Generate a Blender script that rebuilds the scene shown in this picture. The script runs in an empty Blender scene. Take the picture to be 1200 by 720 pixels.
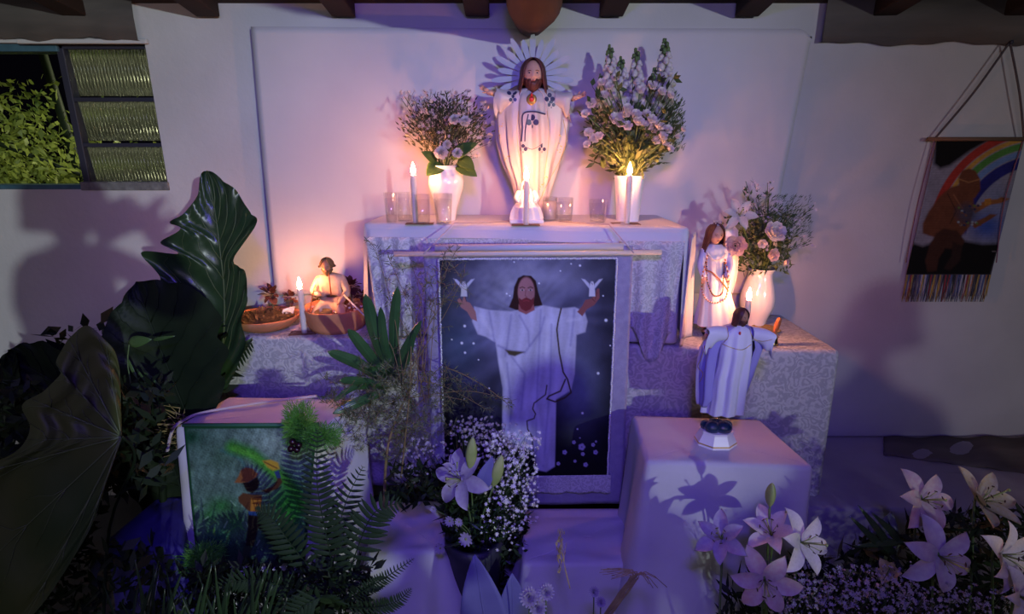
import bpy, bmesh, math, random
import numpy as np
from mathutils import Vector, Matrix, Quaternion
from mathutils.bvhtree import BVHTree
from math import sin, cos, pi, radians as RAD, exp, sqrt, atan2
random.seed(7)
SC = bpy.context.scene
COL = SC.collection
# ------------------------------------------------------------------ camera
F = 650.0; TH = RAD(15.85); CT, ST = cos(TH), sin(TH); EYE = 1.6
cd = bpy.data.cameras.new('camera'); cam = bpy.data.objects.new('camera', cd); COL.objects.link(cam)
cd.sensor_width = 36; cd.lens = F/1200*36; cd.clip_start = .02; cd.clip_end = 60
cam.location = (0, 0, EYE); cam.rotation_euler = (RAD(90)-TH, 0, 0)
SC.camera = cam
# ------------------------------------------------------------------ colour and world
SC.view_settings.view_transform = 'Standard'; SC.view_settings.look = 'None'
SC.view_settings.exposure = 0.0; SC.view_settings.gamma = 1.0; SC.view_settings.use_curve_mapping = False
W = bpy.data.worlds.new('night'); SC.world = W; W.use_nodes = True
W.node_tree.nodes['Background'].inputs[0].default_value = (.30, .26, .55, 1)
W.node_tree.nodes['Background'].inputs[1].default_value = .003
# ------------------------------------------------------------------ lamps of the place, and added fills
def lamp(name, kind, loc, energy, col, target=None, **k):
    l = bpy.data.lights.new(name, kind); l.energy = energy; l.color = col
    for a, b in k.items(): setattr(l, a, b)
    o = bpy.data.objects.new(name, l); COL.objects.link(o); o.location = loc
    if target is not None: o.rotation_euler = (Vector(target)-Vector(loc)).to_track_quat('-Z', 'Y').to_euler()
    return o
# pale lamp of the yard far behind the visitors, blue stage spot over the altar, added violet fill, lamp in the garden
lamp('yard_lamp', 'SPOT', (4.15, -6.3, 2.37), 1290, (.88, 1, .98), (-3.2, 2.3, 1.9), spot_size=RAD(50), spot_blend=.9, shadow_soft_size=.06)
lamp('right_wall_fill', 'SPOT', (4.30, -6.3, 2.37), 280, (.95, .95, 1), (2.0, 2.3, 1.8), spot_size=RAD(30), spot_blend=.9, shadow_soft_size=.06)  # added spot, fills the right wall that the yard lamp leaves dark
lamp('blue_spot', 'SPOT', (.05, -.25, 2.33), 180*1.85, (.15, .08, 1), (0, 2.1, .75), spot_size=RAD(92), spot_blend=1, shadow_soft_size=.12)
lamp('violet_fill', 'AREA', (-.6, -3.2, 2.2), 21, (1, .90, 1), (0, 2.2, 1.0), shape='RECTANGLE', size=2.6, size_y=1.2)  # added area fill for bounced room light, no fixture there
lamp('garden_lamp', 'POINT', (-1.75, 4.6, 2.7), 120, (1, .97, .62), None, shadow_soft_size=.08)

# ------------------------------------------------------------------ helpers
def P(px, py, Y):                       # the point of the plane y=Y seen at pixel px,py of the 1200x720 photograph
    u = (px-600)/F; v = (360-py)/F
    dy = CT+v*ST; dz = -ST+v*CT
    s = Y/dy
    return Vector((u*s, Y, EYE+dz*s))
def PZ(px, py, Z):
    u = (px-600)/F; v = (360-py)/F
    dy = CT+v*ST; dz = -ST+v*CT
    s = (Z-EYE)/dz
    return Vector((u*s, dy*s, Z))
def XA(px, Y, Z): return (px-600)/F*(Y*CT-(Z-EYE)*ST)
def A(px, Y, Z): return Vector((XA(px, Y, Z), Y, Z))
def lin(c):
    c = [x/255. for x in c]
    return tuple((x/12.92 if x <= .04045 else ((x+.055)/1.055)**2.4) for x in c)
def sm(a, b, x):
    t = max(0, min(1, (x-a)/(b-a))); return t*t*(3-2*t)
def hsh(i, j=0): 
    x = sin(i*127.1+j*311.7)*43758.5453; return x-math.floor(x)
def interp(tab, x):
    for (a, va), (b, vb) in zip(tab, tab[1:]):
        if x <= b:
            t = (x-a)/(b-a) if b > a else 0; t = max(0, min(1, t))
            if isinstance(va, (tuple, list)): return tuple(p+(q-p)*t for p, q in zip(va, vb))
            return va+(vb-va)*t
    return tab[-1][1]
def smooth_path(pts, n):
    pts = [Vector(p) for p in pts]
    if len(pts) == 2: return [pts[0].lerp(pts[1], i/n) for i in range(n+1)]
    out = []; m = len(pts)-1
    for i in range(n+1):
        u = i/n*m; k = min(int(u), m-1); t = u-k
        p0 = pts[max(k-1, 0)]; p1 = pts[k]; p2 = pts[k+1]; p3 = pts[min(k+2, m)]
        out.append(.5*((2*p1)+(p2-p0)*t+(2*p0-5*p1+4*p2-p3)*t*t+(3*p1-p0-3*p2+p3)*t**3))
    return out

class MB:
    def __init__(s): s.v = []; s.f = []; s.m = []
    def add(s, vs, fs, mi=0):
        b = len(s.v); s.v += [tuple(v) for v in vs]; s.f += [tuple(i+b for i in f) for f in fs]; s.m += [mi]*len(fs); return s
    def join(s, o, M=None, mi=None):
        vs = o.v if M is None else [tuple(M @ Vector(v)) for v in o.v]
        b = len(s.v); s.v += vs; s.f += [tuple(i+b for i in f) for f in o.f]; s.m += (o.m if mi is None else [mi]*len(o.f)); return s
    def box(s, a, b, mi=0, M=None):
        (x0, y0, z0), (x1, y1, z1) = a, b
        vs = [Vector(v) for v in [(x0,y0,z0),(x1,y0,z0),(x1,y1,z0),(x0,y1,z0),(x0,y0,z1),(x1,y0,z1),(x1,y1,z1),(x0,y1,z1)]]
        if M: vs = [M @ v for v in vs]
        return s.add(vs, [(0,3,2,1),(4,5,6,7),(0,1,5,4),(1,2,6,5),(2,3,7,6),(3,0,4,7)], mi)
    def grid(s, fn, nu, nv, closed=False, mi=0):
        vs = []; fs = []
        cols = nu if closed else nu+1
        for j in range(nv+1):
            for i in range(cols): vs.append(fn(i/nu, j/nv))
        for j in range(nv):
            for i in range(nu):
                a = j*cols+i; b = j*cols+(i+1) % cols
                fs.append((a, b, b+cols, a+cols))
        return s.add(vs, fs, mi)
    def tube(s, pts, rs, n=8, mi=0, cap=True):
        pts = [Vector(p) for p in pts]
        if not isinstance(rs, (list, tuple)): rs = [rs]*len(pts)
        if len(rs) != len(pts): rs = [interp([(i/(len(rs)-1), r) for i, r in enumerate(rs)], k/(len(pts)-1)) for k in range(len(pts))]
        vs = []; fs = []; nrm = None
        for i, p in enumerate(pts):
            d = (pts[min(i+1, len(pts)-1)]-pts[max(i-1, 0)])
            d = d.normalized() if d.length > 1e-9 else Vector((0,0,1))
            if nrm is None: nrm = d.orthogonal().normalized()
            nrm = (nrm-d*nrm.dot(d)); nrm = nrm.normalized() if nrm.length > 1e-6 else d.orthogonal().normalized()
            bn = d.cross(nrm)
            for k in range(n):
                a = 2*pi*k/n; vs.append(p+(nrm*cos(a)+bn*sin(a))*rs[i])
        for i in range(len(pts)-1):
            for k in range(n):
                a = i*n+k; b = i*n+(k+1) % n; fs.append((a, b, b+n, a+n))
        if cap:
            fs.append(tuple(range(n))[::-1]); fs.append(tuple((len(pts)-1)*n+k for k in range(n)))
        return s.add(vs, fs, mi)
    def lathe(s, prof, c=(0,0,0), n=32, mi=0, sx=1, sy=1):
        cx, cy, cz = c; vs = []; fs = []
        for r, z in prof:
            for k in range(n):
                a = 2*pi*k/n; vs.append((cx+r*cos(a)*sx, cy+r*sin(a)*sy, cz+z))
        for i in range(len(prof)-1):
            for k in range(n):
                a = i*n+k; b = i*n+(k+1) % n; fs.append((a, b, b+n, a+n))
        if prof[0][0] > 1e-5: fs.append(tuple(range(n))[::-1])
        if prof[-1][0] > 1e-5: fs.append(tuple((len(prof)-1)*n+k for k in range(n)))
        return s.add(vs, fs, mi)
    def ell(s, c, r, nu=14, nv=9, mi=0, M=None):
        c = Vector(c); r = (r, r, r) if not isinstance(r, (tuple, list)) else r
        vs = []; 
        for j in range(1, nv):
            for i in range(nu):
                a = 2*pi*i/nu; b = pi*j/nv
                vs.append(Vector((r[0]*cos(a)*sin(b), r[1]*sin(a)*sin(b), r[2]*cos(b))))
        vs.append(Vector((0,0,r[2]))); vs.append(Vector((0,0,-r[2])))
        if M: vs = [M @ v for v in vs]
        vs = [v+c for v in vs]
        fs = []
        for j in range(nv-2):
            for i in range(nu):
                a = j*nu+i; b = j*nu+(i+1) % nu; fs.append((a, a+nu, b+nu, b))
        t = (nv-1)*nu
        for i in range(nu):
            fs.append((t, i, (i+1) % nu)); fs.append((t+1, (nv-2)*nu+(i+1) % nu, (nv-2)*nu+i))
        return s.add(vs, fs, mi)
    def mesh(s, name, mats, smooth=True):
        me = bpy.data.meshes.new(name); me.from_pydata(s.v, [], s.f)
        for m in (mats if isinstance(mats, (list, tuple)) else [mats]): me.materials.append(m)
        me.polygons.foreach_set('material_index', s.m)
        me.polygons.foreach_set('use_smooth', [smooth]*len(me.polygons))
        me.update(); return me
    def build(s, name, mats, parent=None, smooth=True, local=False, sharp=None):
        if parent is not None and not local:
            o = Vector(parent.location) if parent.parent is None else Vector(parent.location)+Vector(parent.parent.location)
            s.v = [tuple(Vector(v)-o) for v in s.v]
        me = s.mesh(name, mats, smooth)
        if sharp: me.set_sharp_from_angle(angle=RAD(sharp))
        ob = bpy.data.objects.new(name, me); COL.objects.link(ob)
        if parent is not None: ob.parent = parent
        return ob
def tag(o, label=None, cat=None, group=None, kind=None):
    if label: o['label'] = label
    if cat: o['category'] = cat
    if group: o['group'] = group
    if kind: o['kind'] = kind
    return o
def thing(name, loc, label, cat, group=None, rot=None):
    o = bpy.data.objects.new(name, None); COL.objects.link(o); o.location = loc; o.empty_display_size = .02
    if rot is not None: o.rotation_euler = rot
    return tag(o, label, cat, group)
def inst(name, me, parent, loc=(0,0,0), rot=None, sc=1):
    o = bpy.data.objects.new(name, me); COL.objects.link(o); o.parent = parent
    o.location = loc
    if rot is not None:
        o.rotation_mode = 'QUATERNION'; o.rotation_quaternion = rot
    o.scale = (sc,)*3 if not isinstance(sc, (tuple, list)) else sc
    return o
def bev(o, w=.003, seg=2):
    m = o.modifiers.new('bevel', 'BEVEL'); m.width = w; m.segments = seg; m.limit_method = 'ANGLE'; return o
def solid(o, t=.002, off=0):
    m = o.modifiers.new('solid', 'SOLIDIFY'); m.thickness = t; m.offset = off; return o
def track(d, up='Y'): return Vector(d).to_track_quat('Z', up)

# ------------------------------------------------------------------ materials
def mat(name, col, rough=.6, col2=None, nscale=8, bump=0, bscale=60, metal=0, spec=.4, trans=0, sheen=0, emit=None, es=0, coat=0, det=4, attr=None, stretch=None, subs=0):
    m = bpy.data.materials.new(name); m.use_nodes = True; nt = m.node_tree; b = nt.nodes['Principled BSDF']
    b.inputs['Base Color'].default_value = (*col, 1); b.inputs['Roughness'].default_value = rough; b.inputs['Metallic'].default_value = metal
    b.inputs['Specular IOR Level'].default_value = spec
    if coat: b.inputs['Coat Weight'].default_value = coat; b.inputs['Coat Roughness'].default_value = .08
    if sheen: b.inputs['Sheen Weight'].default_value = sheen
    if subs: b.inputs['Subsurface Weight'].default_value = subs; b.inputs['Subsurface Scale'].default_value = .02
    tc = nt.nodes.new('ShaderNodeTexCoord'); src = tc.outputs['Object']
    if stretch:
        mp = nt.nodes.new('ShaderNodeMapping'); mp.inputs['Scale'].default_value = stretch; nt.links.new(src, mp.inputs[0]); src = mp.outputs[0]
    if attr:
        a = nt.nodes.new('ShaderNodeAttribute'); a.attribute_name = attr; nt.links.new(a.outputs['Color'], b.inputs['Base Color'])
    elif col2 is not None:
        n = nt.nodes.new('ShaderNodeTexNoise'); n.inputs['Scale'].default_value = nscale; n.inputs['Detail'].default_value = det
        r = nt.nodes.new('ShaderNodeValToRGB'); r.color_ramp.elements[0].position = .35; r.color_ramp.elements[1].position = .65
        r.color_ramp.elements[0].color = (*col, 1); r.color_ramp.elements[1].color = (*col2, 1)
        nt.links.new(src, n.inputs['Vector']); nt.links.new(n.outputs[0], r.inputs[0]); nt.links.new(r.outputs[0], b.inputs['Base Color'])
    if bump:
        n = nt.nodes.new('ShaderNodeTexNoise'); n.inputs['Scale'].default_value = bscale; n.inputs['Detail'].default_value = 5
        bp = nt.nodes.new('ShaderNodeBump'); bp.inputs['Strength'].default_value = bump; bp.inputs['Distance'].default_value = .004
        nt.links.new(src, n.inputs['Vector']); nt.links.new(n.outputs[0], bp.inputs['Height']); nt.links.new(bp.outputs[0], b.inputs['Normal'])
    if emit: b.inputs['Emission Color'].default_value = (*emit, 1); b.inputs['Emission Strength'].default_value = es
    if trans:
        out = nt.nodes['Material Output']; t = nt.nodes.new('ShaderNodeBsdfTranslucent'); mx = nt.nodes.new('ShaderNodeMixShader'); mx.inputs[0].default_value = trans
        if col2 is not None and not attr: nt.links.new(r.outputs[0], t.inputs[0])
        else: t.inputs[0].default_value = (*col, 1)
        nt.links.new(b.outputs[0], mx.inputs[1]); nt.links.new(t.outputs[0], mx.inputs[2]); nt.links.new(mx.outputs[0], out.inputs[0])
    return m
def glassmat(name, col=(1,1,1), rough=0.0, ior=1.45):
    m = bpy.data.materials.new(name); m.use_nodes = True; b = m.node_tree.nodes['Principled BSDF']
    b.inputs['Base Color'].default_value = (*col, 1); b.inputs['Roughness'].default_value = rough; b.inputs['IOR'].default_value = ior
    b.inputs['Transmission Weight'].default_value = 1; return m
def brocade(name, base, dark, scale=16, lace=False):
    m = bpy.data.materials.new(name); m.use_nodes = True; nt = m.node_tree; b = nt.nodes['Principled BSDF']; N = nt.nodes.new; L = nt.links.new
    tc = N('ShaderNodeTexCoord')
    n0 = N('ShaderNodeTexNoise'); n0.inputs['Scale'].default_value = scale*.55; n0.inputs['Detail'].default_value = 1.5
    L(tc.outputs['Object'], n0.inputs[0])
    mxv = N('ShaderNodeMix'); mxv.data_type = 'VECTOR'; mxv.inputs[0].default_value = .12
    L(tc.outputs['Object'], mxv.inputs[4]); L(n0.outputs['Color'], mxv.inputs[5])
    vo = N('ShaderNodeTexVoronoi'); vo.inputs['Scale'].default_value = scale; L(mxv.outputs[1], vo.inputs['Vector'])
    ma = N('ShaderNodeMath'); ma.operation = 'MULTIPLY'; ma.inputs[1].default_value = 15; L(vo.outputs['Distance'], ma.inputs[0])
    sn = N('ShaderNodeMath'); sn.operation = 'SINE'; L(ma.outputs[0], sn.inputs[0])
    n1 = N('ShaderNodeTexNoise'); n1.inputs['Scale'].default_value = scale*3.5; n1.inputs['Detail'].default_value = 2; L(tc.outputs['Object'], n1.inputs[0])
    ad = N('ShaderNodeMath'); ad.operation = 'MULTIPLY_ADD'; ad.inputs[1].default_value = 4.5; L(n1.outputs[0], ad.inputs[0]); L(sn.outputs[0], ad.inputs[2])
    r = N('ShaderNodeValToRGB'); e = r.color_ramp.elements; e[0].position = .42; e[1].position = .72; e[0].color = (*dark, 1); e[1].color = (*base, 1)
    dv = N('ShaderNodeMath'); dv.operation = 'MULTIPLY'; dv.inputs[1].default_value = .25; L(ad.outputs[0], dv.inputs[0]); L(dv.outputs[0], r.inputs[0])
    L(r.outputs[0], b.inputs['Base Color']); b.inputs['Roughness'].default_value = .75; b.inputs['Specular IOR Level'].default_value = .2
    bp = N('ShaderNodeBump'); bp.inputs['Strength'].default_value = .5; bp.inputs['Distance'].default_value = .003; L(dv.outputs[0], bp.inputs['Height']); L(bp.outputs[0], b.inputs['Normal'])
    if lace:
        t = N('ShaderNodeBsdfTranslucent'); t.inputs[0].default_value = (*base, 1); mx = N('ShaderNodeMixShader'); mx.inputs[0].default_value = .25
        L(b.outputs[0], mx.inputs[1]); L(t.outputs[0], mx.inputs[2]); L(mx.outputs[0], nt.nodes['Material Output'].inputs[0])
    return m
def thinglass(name, tint, gl=1.0):
    m = bpy.data.materials.new(name); m.use_nodes = True; nt = m.node_tree; nt.nodes.remove(nt.nodes['Principled BSDF'])
    t = nt.nodes.new('ShaderNodeBsdfTransparent'); t.inputs[0].default_value = (*tint, 1); g = nt.nodes.new('ShaderNodeBsdfGlossy'); g.inputs['Roughness'].default_value = .04
    lw = nt.nodes.new('ShaderNodeLayerWeight'); lw.inputs[0].default_value = .35; ml = nt.nodes.new('ShaderNodeMath'); ml.operation = 'MULTIPLY_ADD'; ml.inputs[1].default_value = .5*gl; ml.inputs[2].default_value = .05*gl
    mx = nt.nodes.new('ShaderNodeMixShader'); nt.links.new(lw.outputs['Facing'], ml.inputs[0]); nt.links.new(ml.outputs[0], mx.inputs[0]); nt.links.new(t.outputs[0], mx.inputs[1]); nt.links.new(g.outputs[0], mx.inputs[2])
    nt.links.new(mx.outputs[0], nt.nodes['Material Output'].inputs[0]); return m
M = {}
M['wall'] = mat('white_plaster', (.56,.55,.56), .9, (.50,.49,.50), 3, .35, 45, spec=.15)
M['floor'] = mat('dark_floor', (.08,.075,.08), .7, (.05,.05,.055), 4, .2, 30)
M['roof'] = mat('dark_roof_boards', (.035,.025,.022), .9, (.02,.015,.014), 6, .4, 30)
M['rafter'] = mat('rafter_wood', (.026,.014,.010), .8, (.018,.010,.008), 9, .4, 40, stretch=(1,.1,1))
M['log'] = mat('log_wood', (.13,.065,.04), .85, (.05,.025,.018), 7, .6, 40, stretch=(1,.12,1))
M['beam'] = mat('weathered_beam', (.14,.12,.11), .9, (.08,.07,.065), 7, .6, 35, stretch=(.2,1,1))
M['frame'] = mat('dark_window_frame', (.03,.03,.05), .5)
M['teal'] = mat('teal_painted_metal', (.06,.14,.19), .5, (.04,.10,.14), 20)
M['grime'] = mat('weathered_sill', (.22,.23,.22), .9, (.12,.12,.12), 30, .4, 60)
M['cloth'] = mat('white_cloth', (.62,.60,.63), .8, (.56,.54,.58), 4, .35, 160, spec=.15, sheen=.1)
M['wcloth'] = mat('wrinkled_white_cloth', (.60,.58,.61), .8, (.54,.52,.56), 5, .9, 14, spec=.15, sheen=.1)
M['backcloth'] = mat('backdrop_sheet', (.60,.58,.60), .9, (.55,.53,.56), 3, .25, 30, spec=.1)
M['satin'] = mat('satin_cloth', (.58,.57,.62), .5, None, 4, .25, 25, spec=.4)
M['brocade'] = brocade('brocade_cloth', (.56,.55,.55), (.40,.395,.41), 27)
M['lace'] = brocade('lace_cloth', (.80,.79,.82), (.55,.54,.58), 36, True)
M['greycloth'] = mat('grey_sheet', (.42,.40,.42), .9, (.32,.30,.33), 3, .6, 14, spec=.1)
M['violet'] = mat('violet_trim', (.34,.31,.46), .75, (.28,.25,.40), 40, .3, 200)
M['china'] = mat('glazed_white_china', (.84,.80,.80), .12, None, spec=.6, coat=.5)
M['plast'] = mat('white_plastic_vase', (.86,.83,.83), .3, spec=.5)
M['terra'] = mat('terracotta', (.62,.26,.12), .75, (.50,.19,.09), 10, .3, 80)
M['wax'] = mat('candle_wax', (.88,.82,.76), .45, spec=.4, trans=.3)
M['card'] = mat('brown_card', (.20,.11,.07), .8)
M['glass'] = thinglass('clear_glass', (.97,.97,.98))
M['pane'] = glassmat('ribbed_glass', (.80,.86,.76), .18, 1.35)
def _pane(m):
    nt = m.node_tree; t = nt.nodes.new('ShaderNodeBsdfTranslucent'); t.inputs[0].default_value = (.55,.56,.50,1); mx = nt.nodes.new('ShaderNodeMixShader'); mx.inputs[0].default_value = .16
    nt.links.new(nt.nodes['Principled BSDF'].outputs[0], mx.inputs[1]); nt.links.new(t.outputs[0], mx.inputs[2]); nt.links.new(mx.outputs[0], nt.nodes['Material Output'].inputs[0])
_pane(M['pane'])
M['gold'] = mat('gold_paint', (.60,.40,.14), .35, metal=.7)
M['brass'] = mat('bell_brass', (.55,.42,.20), .22, metal=1)
M['wood'] = mat('varnished_wood', (.52,.17,.06), .35, (.40,.12,.04), 14, stretch=(1,1,.2))
M['darkwood'] = mat('plain_table_wood', (.2,.12,.07), .7, (.14,.08,.05), 8, .2, 30, stretch=(.1,1,1))
M['skin'] = mat('painted_skin', (.62,.34,.24), .5, spec=.35)
M['skind'] = mat('painted_brown_skin', (.36,.17,.10), .5)
M['hair'] = mat('brown_hair_paint', (.10,.035,.025), .5, (.06,.02,.018), 40)
M['hairred'] = mat('reddish_hair_paint', (.13,.035,.025), .5, (.07,.022,.02), 40)
M['white'] = mat('white_paint', (.86,.83,.80), .35, spec=.5)
M['robe'] = mat('robe_paint', (.54,.48,.46), .38, (.48,.43,.41), 12, spec=.45)
M['bluerobe'] = mat('pale_blue_robe', (.66,.64,.76), .45)
M['bluemantle'] = mat('blue_mantle', (.30,.27,.60), .45)
M['navy'] = mat('navy_paint', (.035,.035,.10), .4)
M['deepblue'] = mat('glossy_deep_blue', (.01,.03,.07), .08, spec=.8, coat=.7)
M['red'] = mat('red_paint', (.55,.04,.03), .35)
M['black'] = mat('black_paint', (.01,.01,.01), .4)
M['halo'] = mat('pale_halo', (.40,.42,.48), .5)
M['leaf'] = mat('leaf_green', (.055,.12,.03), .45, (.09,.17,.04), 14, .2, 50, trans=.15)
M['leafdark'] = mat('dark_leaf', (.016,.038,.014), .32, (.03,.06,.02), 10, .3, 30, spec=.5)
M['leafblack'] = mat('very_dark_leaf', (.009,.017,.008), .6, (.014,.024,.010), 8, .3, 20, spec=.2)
M['leafold'] = mat('yellowing_leaf', (.020,.040,.008), .6, (.065,.070,.014), 2.0, .3, 20)
M['vein'] = mat('leaf_vein', (.09,.12,.045), .5)
M['strap'] = mat('strap_leaf', (.03,.085,.03), .28, (.05,.12,.04), 9, .2, 40, spec=.6)
M['fern'] = mat('fern_green', (.011,.026,.010), .7, (.018,.036,.014), 14, spec=.2)
M['airy'] = mat('airy_fern', (.13,.15,.07), .6, (.08,.10,.05), 12)
M['stem'] = mat('green_stem', (.09,.15,.05), .6, (.12,.18,.06), 12)
M['twig'] = mat('brown_twig', (.20,.14,.06), .7)
M['petal'] = mat('white_petal', (.74,.69,.66), .55, (.66,.60,.58), 14, trans=.25)
M['wrosep'] = mat('white_rose_petal', (.92,.84,.78), .5, (.88,.78,.72), 14, trans=.2)
M['rosep'] = mat('blush_petal', (.90,.68,.62), .5, (.92,.76,.68), 10, trans=.25)
M['pinkp'] = mat('pink_tinged_petal', (.50,.34,.38), .55, (.54,.46,.45), 9, trans=.25)
M['buff'] = mat('cream_petal', (.48,.38,.22), .55, (.50,.44,.34), 9, trans=.25)
M['lilacp'] = mat('lilac_petal', (.38,.31,.46), .55, (.44,.40,.50), 9, trans=.2)
M['violetp'] = mat('small_violet_bloom', (.10,.09,.30), .6)
M['bud'] = mat('lily_bud', (.22,.30,.08), .5, (.34,.38,.14), 14)
M['anther'] = mat('dark_anther', (.06,.02,.015), .7)
M['dried'] = mat('dried_herb', (.10,.06,.03), .9, (.17,.11,.05), 40)
M['darkred'] = mat('dark_red_foliage', (.07,.02,.016), .7, (.12,.035,.025), 20)
M['straw'] = mat('straw', (.40,.30,.14), .8, (.28,.2,.1), 30)
M['feather'] = mat('green_feather', (.10,.36,.05), .85, (.18,.48,.08), 20, trans=.3)
M['rope'] = mat('pale_rope', (.55,.46,.48), .9, None, 4, .8, 300)
M['cord'] = mat('dark_cord', (.09,.075,.085), .9)
M['berry'] = mat('dark_berry', (.02,.006,.01), .25)
M['paint'] = mat('painted_canvas', (.5,.5,.5), .75, attr='Col', bump=.25, bscale=220, spec=.15)
M['pot'] = mat('dark_pot', (.03,.03,.045), .5)
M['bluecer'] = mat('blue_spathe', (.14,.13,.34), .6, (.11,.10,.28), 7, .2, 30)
M['bluelit'] = mat('blue_lit_cloth', (.06,.05,.24), .85, (.04,.03,.18), 6, .4, 40)  # blue light is put into the colour of the stool cloth
M['paper'] = mat('white_paper', (.82,.78,.76), .8)
M['silver'] = mat('silver_sequin', (.75,.75,.85), .3, metal=.5)
def flamemat():
    m = bpy.data.materials.new('candle_flame'); m.use_nodes = True; nt = m.node_tree; nt.nodes.remove(nt.nodes['Principled BSDF'])
    e = nt.nodes.new('ShaderNodeEmission'); e.inputs[0].default_value = (1, .37, .13, 1); e.inputs[1].default_value = 740
    nt.links.new(e.outputs[0], nt.nodes['Material Output'].inputs[0]); return m
M['flame'] = flamemat()
# ================================================================== the setting
WY = 2.32
def wall_with_hole():
    zt = 2.056; x0, x1, z0, z1 = -4.5, 4.5, 0, 2.6
    hx0, hx1 = -2.75, P(198,222,WY).x; hz0, hz1 = P(100,222,WY).z, P(100,50,WY).z
    m = MB(); T = .16
    for (a, b, c, d) in ((x0, hx0, z0, z1), (hx1, x1, z0, z1), (hx0, hx1, z0, hz0), (hx0, hx1, hz1, z1)):
        m.box((a, WY, c), (b, WY+T, d))
    o = m.build('wall_back', M['wall'], smooth=False); tag(o, kind='structure')
    return hx0, hx1, hz0, hz1
hx0, hx1, hz0, hz1 = wall_with_hole()
tag(MB().box((-4.5,-4,-.05),(4.5,WY,0)).build('floor', M['floor'], smooth=False), kind='structure')
tag(MB().box((-4.66,-4,0),(-4.5,WY+.16,2.6)).build('wall_left', M['wall'], smooth=False), kind='structure')
# roof: dark boards sloping up from the wall towards the visitors
ce = MB(); n = 26
rz = lambda y: 2.13+(WY-y)*.16
for i in range(n):
    y1 = WY+.1-i*.25; y0 = y1-.244
    ce.add([(-4.6,y0,rz(y0)),(4.6,y0,rz(y0)),(4.6,y1,rz(y1)),(-4.6,y1,rz(y1)),(-4.6,y0,rz(y0)+.03),(4.6,y0,rz(y0)+.03),(4.6,y1,rz(y1)+.03),(-4.6,y1,rz(y1)+.03)],
           [(0,1,2,3),(7,6,5,4),(0,4,5,1),(1,5,6,2),(2,6,7,3),(3,7,4,0)])
ceil = tag(ce.build('ceiling', M['roof'], smooth=False), kind='structure')
for px in (95, 248, 405, 560, 715, 872, 1030, 1180):
    X = P(px, 24, WY).x
    m = MB(); m.box((X-.045,-4,-.055),(X+.045,WY-.02,0))
    m.v = [(x, y, z+rz(y)) for x, y, z in m.v]
    bev(m.build('rafter', M['rafter'], ceil, smooth=False), .006)
X = P(622, 40, WY-.05).x
m = MB(); pts = []; rs = []
for i in range(26):
    y = WY-.04-i*.18; pts.append((X+.006*sin(i*1.3), y, 2.06+(WY-y)*.12+.004*sin(i*2.1))); rs.append(.092*(1+.05*sin(i*1.9)) if i else .06)
m.tube(pts, rs, 20); m.build('log_beam', M['log'], ceil)
# beams on top of the wall, left and right of the plastered middle
def rough_beam(name, px0, px1, pyt, pyb):
    xa, xb = P(px0, pyb, WY).x, P(px1, pyb, WY).x; zb, zt = P(600, pyb, WY-.03).z, 2.14
    n = 60; m = MB()
    def fn(u, v):
        x = xa+(xb-xa)*u; w = .006*sin(u*37)+.004*sin(u*91+1)
        k = int(round(v*4))
        return [(x, WY+.02, zb+w), (x, WY-.035, zb+w), (x, WY-.035+.5*w, (zb+zt)/2), (x, WY-.035, zt), (x, WY+.02, zt)][k]
    m.grid(fn, n, 4)
    return tag(m.build(name, M['beam']), kind='structure')
rough_beam('trim_1', -420, 168, 22, 45); rough_beam('trim_2', 958, 1700, 25, 50)
# pale plaster lip above the window
m = MB(); a, b = P(18,46,WY-.02), P(172,51,WY-.02)
m.box((a.x, WY-.02, b.z), (b.x, WY, a.z+.002)); tag(bev(m.build('trim_3', M['wall'], smooth=False), .004), kind='structure')
# window: fixed post, three ribbed glass louvres on the right, open on the left
w0 = thing("window_1", (P(80,222,WY).x, WY+.05, hz0), None, None); tag(w0, kind="structure")
pa, pb = P(66,50,WY), P(97,222,WY); px_ = (P(62,50,WY).x+P(95,222,WY).x)/2
m = MB(); m.box((px_-.012, WY+.03, hz0), (px_+.016, WY+.07, hz1)); bev(m.build('post', M['frame'], w0, smooth=False), .003)
for nm, a, b, mt in (('top_rail', (hx0, WY+.02, hz1-.028), (px_, WY+.09, hz1), 'teal'), ('top_rail', (px_, WY+.03, hz1-.018), (hx1, WY+.07, hz1), 'frame'),
                 ('bottom_rail', (hx0, WY+.0, hz0), (px_, WY+.09, hz0+.018), 'teal'), ('sill', (px_, WY-.008, hz0-.004), (hx1+.004, WY+.09, hz0+.03), 'grime'),
                 ('side_rail', (hx1-.012, WY+.03, hz0), (hx1, WY+.07, hz1), 'frame')):
    bev(MB().box(a, b).build(nm, M[mt], w0, smooth=False), .003)
for (ya, yb) in ((53, 112), (119, 165), (172, 216)):
    za, zb = P(130, yb, WY+.05).z, P(130, ya, WY+.05).z
    nr = 24; xa, xb = px_+.018, hx1-.014
    def fn(u, v, za=za, zb=zb):
        return (xa+(xb-xa)*u, WY+.05+.006*cos(u*nr*2*pi)+.02*(1-v), za+(zb-za)*v)
    m = MB(); m.grid(fn, nr*6, 2); o = m.build('pane', M['pane'], w0); solid(o, .004)
    if ya > 60:
        bev(MB().box((xa-.01, WY+.032, zb-.002), (xb+.01, WY+.06, zb+.014)).build('louvre_bar', M['frame'], w0, smooth=False), .002)
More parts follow.
